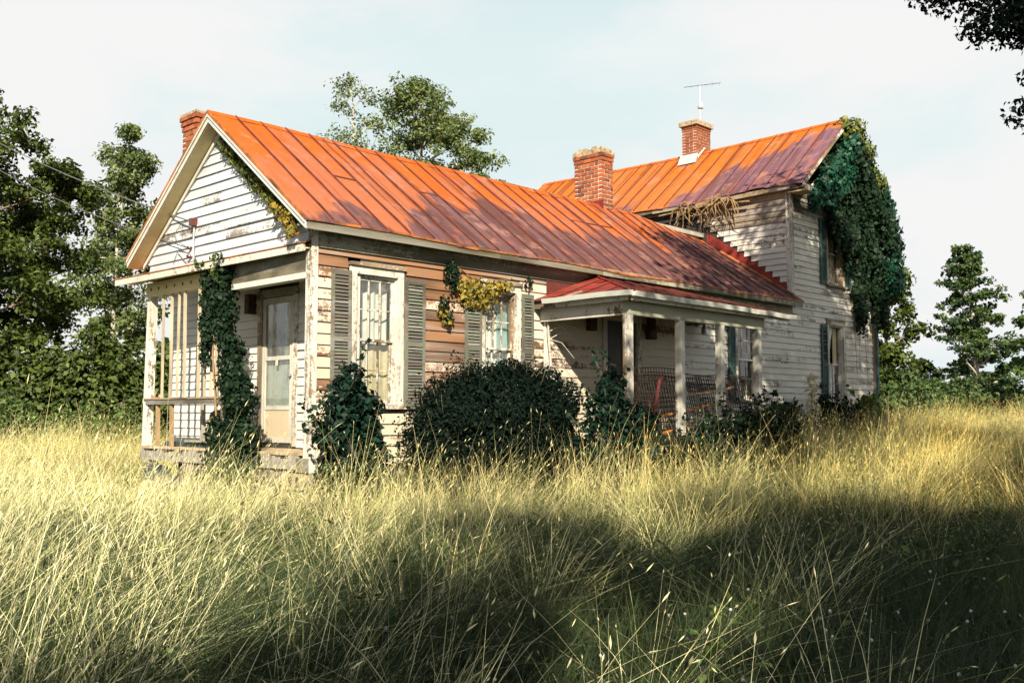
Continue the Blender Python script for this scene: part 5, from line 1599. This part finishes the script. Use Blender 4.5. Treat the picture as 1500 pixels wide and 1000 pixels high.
# far wood closing the view
def far_wood():
    g = np.random.default_rng(571); lumps = []
    for i in range(60):
        a = math.radians(-8 + 118 * i / 60); R = 75 + 12 * g.random()
        x, y = CAM.x + R * math.cos(a), CAM.y + R * math.sin(a)
        h = g.uniform(2.0, 3.2)
        lumps.append(((x, y, h * .3), (3.5, 3.5, h)))
    C, Nn = lump_leaves(lumps, g, 5, .4, .4)
    v, f = leaf_quads(C, Nn, .62 * g.uniform(.7, 1.3, len(C)), g)
    o = np_mesh("far_wood", v, f, M['leaf_right'], np.repeat(np.clip(g.normal(.4, .25, len(C)), 0, 1), 4))
    COL.objects.link(o); tag(o, "low dark wood far beyond the meadow", kind='stuff')
far_wood()

# ------------------------------------------------------------------ things on the porches
def mesh_panel(loc, length, height, lean, label, seed, yawd=0, dx=.10, dz=.10, mat=None):
    g = np.random.default_rng(seed)
    r = empty("wire_panel", loc, label, "wire fencing", "wire fence panels leaning in the long porch")
    x0, y0, z0 = loc; m_ = MB(); ca, sa = math.cos(math.radians(yawd)), math.sin(math.radians(yawd))
    def P(u, v): 
        d = lean * v + .02 * math.sin(u * 3 + seed)
        return (x0 + u * ca - d * sa * -1, y0 + u * sa + d, z0 + v + .015 * math.sin(u * 4 + v * 3 + seed))
    nx, nz = int(length / dx), int(height / dz)
    for i in range(nx + 1): m_.tube([P(length * i / nx + .006 * g.normal(), height * k / 4) for k in range(5)], .0058, 3, False)
    for j in range(nz + 1): m_.tube([P(length * k / 10, height * j / nz + .006 * g.normal()) for k in range(11)], .0058, 3, False)
    o = m_.build("wire_mesh", mat or M['iron'], r); o["kind"] = "stuff"
    f = MB()
    for v in (0, height): f.tube([P(length * k / 10, v) for k in range(11)], .009, 5)
    f.build("edge_wire", mat or M['iron'], r)
mesh_panel((4.50, -1.45, -.05), 2.2, 1.25, .16, "grid of wire fencing standing behind the first porch post", 601, 4, .08, .075)
mesh_panel((5.4, -1.15, -.05), 2.6, 1.15, .30, "denser wire fencing leaning behind the second porch post", 603, 3, .075, .075)
mesh_panel((7.0, -1.5, .0), 1.6, 1.1, .28, "wire fencing leaning between the second and third porch posts", 607, 2, .07, .07)
mesh_panel((7.2, -1.1, .0), 1.9, 1.15, .2, "wire fencing sagging at the porch's right end under the window", 609, -3, .07, .08)
def pipes():
    m_ = MB().tube([(4.95, -1.72, -.05), (5.0, -1.70, .05), (5.18, -1.66, .45), (5.42, -1.6, .98), (5.50, -1.58, 1.02), (5.62, -1.55, 1.02)], .028, 8)
    o = m_.build("bent_pipe", M['redpipe']); tag(o, "bent red pipe leaning in the long porch beside its second post", "pipe")
    tag(MB().box(4.70, 4.98, -1.86, -1.60, -.055, -.01).build("orange_board", M['orange']), "orange rusted plate at the porch floor's edge", "metal plate")
    for i, (a, b, lab) in enumerate((((5.25, -1.55, .10), (6.6, -1.45, .32), "orange rail lying lowest against the wire fencing"), ((5.6, -1.52, .42), (7.2, -1.42, .62), "orange rail crossing the wire fencing at half its height"), ((6.2, -1.5, .74), (7.9, -1.4, .92), "orange rail near the top of the wire fencing"))):
        o = MB().tube([a, ((a[0] + b[0]) / 2, (a[1] + b[1]) / 2, (a[2] + b[2]) / 2 - .015), b], .022, 6).build("metal_rail", M['orange'] if i != 2 else M['wood_raw'])
        tag(o, lab, "rail", "rails among the wire fencing")
    o = MB().tube([(-.03, 2.25, .0), (-.04, 1.75, .0), (-.03, 1.22, -.005)], .042, 10).build("metal_pipe", M['galv']); tag(o, "grey pipe lying on the floor before the cream door", "pipe")
    tag(MB().box(.02, .10, 1.4, 1.62, -.05, -.035).build("rusty_scrap", M['redpipe']), "scrap of red metal on the floor before the cream door", "scrap")
pipes()
def junk():
    r = empty("small_machine", (.30, 2.62, -.05), "dark machine with a round pulley standing on the corner porch under the rail", "machine")
    MB().lathe([(.03, -.05), (.13, -.045), (.135, -.02), (.12, 0), (.12, .03), (.135, .05), (.05, .055)], (.28, 2.78, .38), 16, 'y').build("pulley", M['machine'], r)
    m_ = MB().lathe([(.04, 0), (.10, .02), (.11, .10), (.11, .22), (.08, .26)], (.28, 2.48, .40), 12, 'y'); m_.box(.2, .36, 2.42, 2.70, .22, .34)
    m_.build("body", M['machine'], r)
    for yy in (2.46, 2.68):
        for xx in (.22, .34): MB().tube([(xx, yy, -.05), (xx, yy, .23)], .014, 6).build("leg", M['iron'], r)
    MB().tube([(.28, 2.62, .49), (.24, 2.60, .62), (.26, 2.60, .66)], .012, 6).build("crank", M['iron'], r)
    tag(MB().box(.04, .16, 2.2, 3.35, .03, .055).build("grey_board", M['wood_grey']), "grey board propped level across the corner porch", "board")
    tag(MB().box(.10, .6, 2.6, 4.1, -.045, .02).build("blue_board", M['junkblue']), "faded blue board lying at the back of the corner porch", "board")
    m_ = MB(); m_.box(-.02, .06, 4.18, 4.36, .702, .716); m_.prism([(.0, 4.34, .716), (.0, 4.26, .80), (.0, 4.20, .81), (.0, 4.28, .716)], (.012, 0, 0)); m_.lathe([(.03, 0), (.04, .02), (.03, .05), (.012, .06)], (.02, 4.12, .702), 8)
    tag(m_.build("broken_bracket", M['wood_raw']), "broken wooden bracket lying on the corner porch rail", "bracket")
    q = MB(); q.hexa([(-.12, 3.95, -.62), (.1, 3.95, -.62), (.1, 4.35, -.60), (-.12, 4.35, -.58), (-.10, 3.97, -.36), (.1, 3.97, -.36), (.1, 4.3, -.34), (-.08, 4.38, -.34)])
    tag(q.build("blue_crate", M['junkblue']), "blue metal scrap under the corner porch floor", "scrap")
junk()

# ------------------------------------------------------------------ the meadow
def clump(name, n, rad, h, hv, w, lean, bend, seed, heads, mat, wind=(.45, -.2)):
    g = np.random.default_rng(seed)
    SEG = 5
    az = g.random(n) * 2 * np.pi; rr = rad * np.sqrt(g.random(n))
    base = np.stack([rr * np.cos(az), rr * np.sin(az), np.full(n, -.05)], 1)
    H_ = np.clip(h * (1 + hv * g.normal(size=n)), h * .3, h * 1.6)
    la = g.random(n) * 2 * np.pi
    ld = np.stack([np.cos(la), np.sin(la)], 1) * (lean * np.abs(g.normal(size=n)))[:, None] + np.array(wind) * lean
    bd = bend * g.random(n) ** 2 * 1.6
    ww = w * g.uniform(.6, 1.3, n)
    face = g.random(n) * np.pi
    sx, sy = np.cos(face), np.sin(face)
    V, T_, Hu = [], [], []
    hue = np.clip(g.normal(.5, .28, n), 0, 1)
    for k in range(SEG + 1):
        t = k / SEG
        off = ld * (H_ * t)[:, None] + ld / np.maximum(1e-6, np.linalg.norm(ld, axis=1, keepdims=True)) * (H_ * bd * t ** 2.6)[:, None]
        z = H_ * t * (1 - .38 * np.minimum(1, bd) * t ** 2)
        c = base + np.stack([off[:, 0], off[:, 1], z], 1)
        wk = ww * (1 - .85 * t ** 1.5) * .5
        V.append(c - np.stack([sx * wk, sy * wk, 0 * wk], 1)); V.append(c + np.stack([sx * wk, sy * wk, 0 * wk], 1))
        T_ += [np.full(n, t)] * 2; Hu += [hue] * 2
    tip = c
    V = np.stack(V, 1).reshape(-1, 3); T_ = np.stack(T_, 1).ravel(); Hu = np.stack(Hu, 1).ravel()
    b0 = np.arange(n) * 2 * (SEG + 1)
    F = [np.stack([b0 + 2 * k, b0 + 2 * k + 1, b0 + 2 * k + 3, b0 + 2 * k + 2], 1) for k in range(SEG)]
    F = np.concatenate(F)
    nh = int(n * heads)
    if nh:
        d = unit(np.stack([ld[:nh, 0] + .3 * ld[:nh, 0], ld[:nh, 1], np.full(nh, .75) - bd[:nh] * .6], 1))
        L_ = g.uniform(.03, .075, nh); hw = g.uniform(.0028, .0055, nh)
        s1 = unit(np.cross(d, g.normal(size=(nh, 3)))); s2 = np.cross(d, s1)
        hv_, hf = [], []
        n0 = len(V)
        pts = [tip[:nh] - d * .01, tip[:nh] + d * L_[:, None] * .4 + s1 * hw[:, None], tip[:nh] + d * L_[:, None] * .4 + s2 * hw[:, None], tip[:nh] + d * L_[:, None] * .4 - s1 * hw[:, None], tip[:nh] + d * L_[:, None] * .4 - s2 * hw[:, None], tip[:nh] + d * L_[:, None]]
        hv_ = np.stack(pts, 1).reshape(-1, 3)
        q = n0 + np.arange(nh) * 6
        for a, b in ((1, 2), (2, 3), (3, 4), (4, 1)):
            hf.append(np.stack([q, q + b, q + 5, q + a], 1))
        V = np.concatenate([V, hv_]); F = np.concatenate([F, *hf])
        T_ = np.concatenate([T_, np.ones(nh * 6)]); Hu = np.concatenate([Hu, np.clip(np.repeat(hue[:nh] + .25, 6), 0, 1)])
    return np_mesh(name, V, F, mat, T_, None, hue=Hu)

def scatter(name, label, src, pts, rot, scl, mat):
    me = bpy.data.meshes.new(name)
    me.vertices.add(len(pts)); me.vertices.foreach_set("co", np.asarray(pts, np.float32).ravel())
    a = me.attributes.new("rot", 'FLOAT_VECTOR', 'POINT'); a.data.foreach_set("vector", np.asarray(rot, np.float32).ravel())
    a = me.attributes.new("scl", 'FLOAT_VECTOR', 'POINT'); a.data.foreach_set("vector", np.asarray(scl, np.float32).ravel())
    me.update()
    o = bpy.data.objects.new(name, me); COL.objects.link(o)
    ng = bpy.data.node_groups.new(name + "_nodes", 'GeometryNodeTree')
    ng.interface.new_socket("Geometry", in_out='INPUT', socket_type='NodeSocketGeometry')
    ng.interface.new_socket("Geometry", in_out='OUTPUT', socket_type='NodeSocketGeometry')
    gi = ng.nodes.new("NodeGroupInput"); go = ng.nodes.new("NodeGroupOutput")
    ip = ng.nodes.new("GeometryNodeInstanceOnPoints")
    oi = ng.nodes.new("GeometryNodeObjectInfo"); oi.inputs["Object"].default_value = src
    oi.inputs["As Instance"].default_value = True
    na = ng.nodes.new("GeometryNodeInputNamedAttribute"); na.data_type = 'FLOAT_VECTOR'; na.inputs["Name"].default_value = "rot"
    ns = ng.nodes.new("GeometryNodeInputNamedAttribute"); ns.data_type = 'FLOAT_VECTOR'; ns.inputs["Name"].default_value = "scl"
    er = ng.nodes.new("FunctionNodeEulerToRotation")
    ng.links.new(gi.outputs[0], ip.inputs["Points"]); ng.links.new(oi.outputs["Geometry"], ip.inputs["Instance"])
    ng.links.new(na.outputs["Attribute"], er.inputs[0]); ng.links.new(er.outputs[0], ip.inputs["Rotation"])
    ng.links.new(ns.outputs["Attribute"], ip.inputs["Scale"])
    ng.links.new(ip.outputs[0], go.inputs[0])
    md = o.modifiers.new("scatter", 'NODES'); md.node_group = ng
    tag(o, label, kind='stuff')
    return o

FWD = np.array([math.cos(yaw), math.sin(yaw)]); RGT = np.array([math.sin(yaw), -math.cos(yaw)])
def field(n, rmin, rmax, seed, power=1.0, half=.72):
    """points of the meadow in a wide fan round the place the picture was taken from"""
    g = np.random.default_rng(seed)
    f = rmin + (rmax - rmin) * g.random(n) ** power
    s = (g.random(n) * 2 - 1) * (half * f + 1.2)
    P = np.array([CAM.x, CAM.y]) + f[:, None] * FWD + s[:, None] * RGT
    x, y = P[:, 0], P[:, 1]
    inside = ((x > -.12) & (x < MX1 + .1) & (y > -.10) & (y < MY1 + .3) & ((x > LX - .2) | (y < W + .15))) | ((x > 4.3) & (x < 8.8) & (y > -1.85) & (y < .2)) | ((x > .9) & (x < 3.3) & (y > -1.7) & (y < -.6))
    k = ~inside & (f > .8)
    P, f, s = P[k], f[k], s[k]
    Z = np.array([ground_z(a, b) for a, b in P])
    return np.column_stack([P, Z]), f, s, g

def pnoise(P, sc, off=0): return np.array([mnoise.noise(Vector((a * sc + off, b * sc, off))) for a, b in P[:, :2]])

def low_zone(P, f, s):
    """low clover ground, widened over the shaded foreground so darker grass deepens its shade"""
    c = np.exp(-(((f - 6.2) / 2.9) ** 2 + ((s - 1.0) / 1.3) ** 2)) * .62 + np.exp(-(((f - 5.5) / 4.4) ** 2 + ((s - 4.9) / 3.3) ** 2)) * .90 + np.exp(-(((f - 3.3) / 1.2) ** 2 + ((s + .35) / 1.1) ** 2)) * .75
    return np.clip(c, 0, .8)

def meadow(kind, label, srcs, n, rmin, rmax, seed, power, hb, hv, mat, thr=None, tilt=.12, lowk=1.0, near_fade=None, thin=0):
    P, f, s, g = field(n, rmin, rmax, seed, power)
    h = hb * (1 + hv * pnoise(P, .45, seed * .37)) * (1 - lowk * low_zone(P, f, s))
    keep = np.ones(len(P), bool)
    gap = pnoise(P, .75, 3.3) + .5 * pnoise(P, 1.9, 8.1)
    if thin: keep &= gap + .25 * g.normal(size=len(P)) > -.20 + .16 * np.clip((f - 9) / 6, -1, 0) * -1
    if thr is not None: keep &= (pnoise(P, .6, seed * .11) + .35 * g.normal(size=len(P))) > thr
    if thin: keep &= g.random(len(P)) > thin * np.clip(low_zone(P, f, s) * 1.8, 0, 1)  # less straw in this zone, so the dark grass deepens the shade
    if near_fade: keep &= g.random(len(P)) < np.clip((f - near_fade[0]) / (near_fade[1] - near_fade[0]), 0, 1)
    wallside = (P[:, 1] > -1.2) & (P[:, 1] < 0) & (P[:, 0] > 0) & (P[:, 0] < 9)
    h = np.where(wallside, h * .7, h)
    dp = np.hypot(P[:, 0] + .3, np.clip(P[:, 1], .0, 4.6) - P[:, 1])
    h = h * (1 - .45 * np.exp(-(dp / 1.6) ** 2) * (P[:, 0] < 0))
    P, h = P[keep], h[keep]
    m_ = len(P)
    rot = np.column_stack([g.normal(size=m_) * tilt, g.normal(size=m_) * tilt, g.random(m_) * 6.283])
    rot[:, 2] = g.normal(size=m_) * 1.0
    w = g.uniform(.85, 1.25, m_)
    scl = np.column_stack([w, w, h * g.uniform(.8, 1.2, m_)])
    pick = g.integers(0, len(srcs), m_)
    for i, sobj in enumerate(srcs):
        k = pick == i
        scatter(kind, label, sobj, P[k], rot[k], scl[k], mat)

tall = [clump("grass_clump", 26, .17, .88, .24, .0044, .26, .55, 700 + i, .30, M['straw']) for i in range(5)]
mid = [clump("grass_clump", 44, .30, .58, .25, .0042, .32, .6, 720 + i, .08, M['straw']) for i in range(3)]
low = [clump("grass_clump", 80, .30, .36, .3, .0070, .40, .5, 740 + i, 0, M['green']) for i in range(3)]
shade_dark = [clump("grass_clump", 50, .26, .58, .25, .0055, .30, .7, 750 + i, 0, M['green']) for i in range(3)]  # near-black green blades, put in to deepen the foreground shade
tuss = [clump("grass_clump", 70, .09, .86, .25, .0046, .50, .75, 770 + i, .22, M['straw']) for i in range(3)]
arch = [clump("grass_clump", 14, .16, 1.08, .18, .0036, .34, 1.0, 760 + i, .75, M['straw']) for i in range(3)]
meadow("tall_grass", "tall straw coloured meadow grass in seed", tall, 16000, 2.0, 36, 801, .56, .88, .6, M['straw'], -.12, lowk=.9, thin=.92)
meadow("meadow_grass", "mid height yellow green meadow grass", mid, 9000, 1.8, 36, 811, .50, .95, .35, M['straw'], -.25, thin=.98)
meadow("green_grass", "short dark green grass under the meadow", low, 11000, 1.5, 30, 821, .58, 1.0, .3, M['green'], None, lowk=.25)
meadow("shade_dark_grass", "dark green grass that deepens the shade of the near meadow", shade_dark, 3800, 1.5, 16, 825, .60, 1.0, .3, M['green'], None, lowk=.3)
meadow("arching_grass", "long arching stems with drooping seed heads", arch, 1700, 2.0, 24, 831, .62, .95, .25, M['straw'], None, lowk=.3, thin=.6)
meadow("tussock_grass", "loose arching tufts of pale grass", tuss, 1500, 2.2, 18, 851, .60, .95, .35, M['straw'], .08, lowk=.2, tilt=.2, thin=.80)
def broad_weeds():
    g = np.random.default_rng(861); srcs = []
    for k in range(3):
        n = 44; az = g.random(n) * 6.283; rr = .05 + .12 * g.random(n)
        c = np.stack([rr * np.cos(az), rr * np.sin(az), .06 + .26 * g.random(n)], 1)
        nn = unit(np.stack([np.cos(az) * .5, np.sin(az) * .5, np.full(n, 1.0)], 1) + g.normal(size=(n, 3)) * .25)
        v, f = leaf_quads(c, nn, .048 * g.uniform(.6, 1.4, n), g, .5, .2)
        srcs.append(np_mesh("weed_plant", v, f, M['leaf_weed'], np.repeat(np.clip(g.normal(.4, .25, n), 0, 1), 4)))
    P, f, s_, g = field(2600, 3.2, 20, 863, .6)
    k = pnoise(P, .5, 21) + .3 * g.normal(size=len(P)) > .05
    P = P[k]; m_ = len(P)
    scatter("broadleaf_weeds", "low broad leaved weeds among the grass", srcs[0], P[::2], np.column_stack([g.normal(size=(len(P[::2]), 2)) * .15, g.random(len(P[::2])) * 6]), np.repeat(g.uniform(.7, 1.6, (len(P[::2]), 1)), 3, 1), None)
    scatter("broadleaf_weeds", "low broad leaved weeds among the grass", srcs[1], P[1::2], np.column_stack([g.normal(size=(len(P[1::2]), 2)) * .15, g.random(len(P[1::2])) * 6]), np.repeat(g.uniform(.7, 1.6, (len(P[1::2]), 1)), 3, 1), None)
broad_weeds()
# white clover heads
def clover():
    q = MB().lathe([(.0005, -.16), (.0005, -.004), (.007, 0), (.009, .006), (.006, .012), (.001, .014)], (0, 0, .16), 6)
    src = q.build("clover_head", M['clover']); COL.objects.unlink(src)
    P, f, s, g = field(800, 2.6, 9, 841, 1.0)
    lz = low_zone(P, f, s); k = g.random(len(P)) < lz * .75
    P = P[k]; P[:, 2] += .06 + .12 * g.random(len(P))
    scatter("clover_flowers", "small white clover flowers in the low grass", src, P, np.column_stack([g.normal(size=(len(P), 2)) * .2, g.random(len(P)) * 6]), np.repeat(g.uniform(.8, 1.3, (len(P), 1)), 3, 1), M['clover'])
clover()
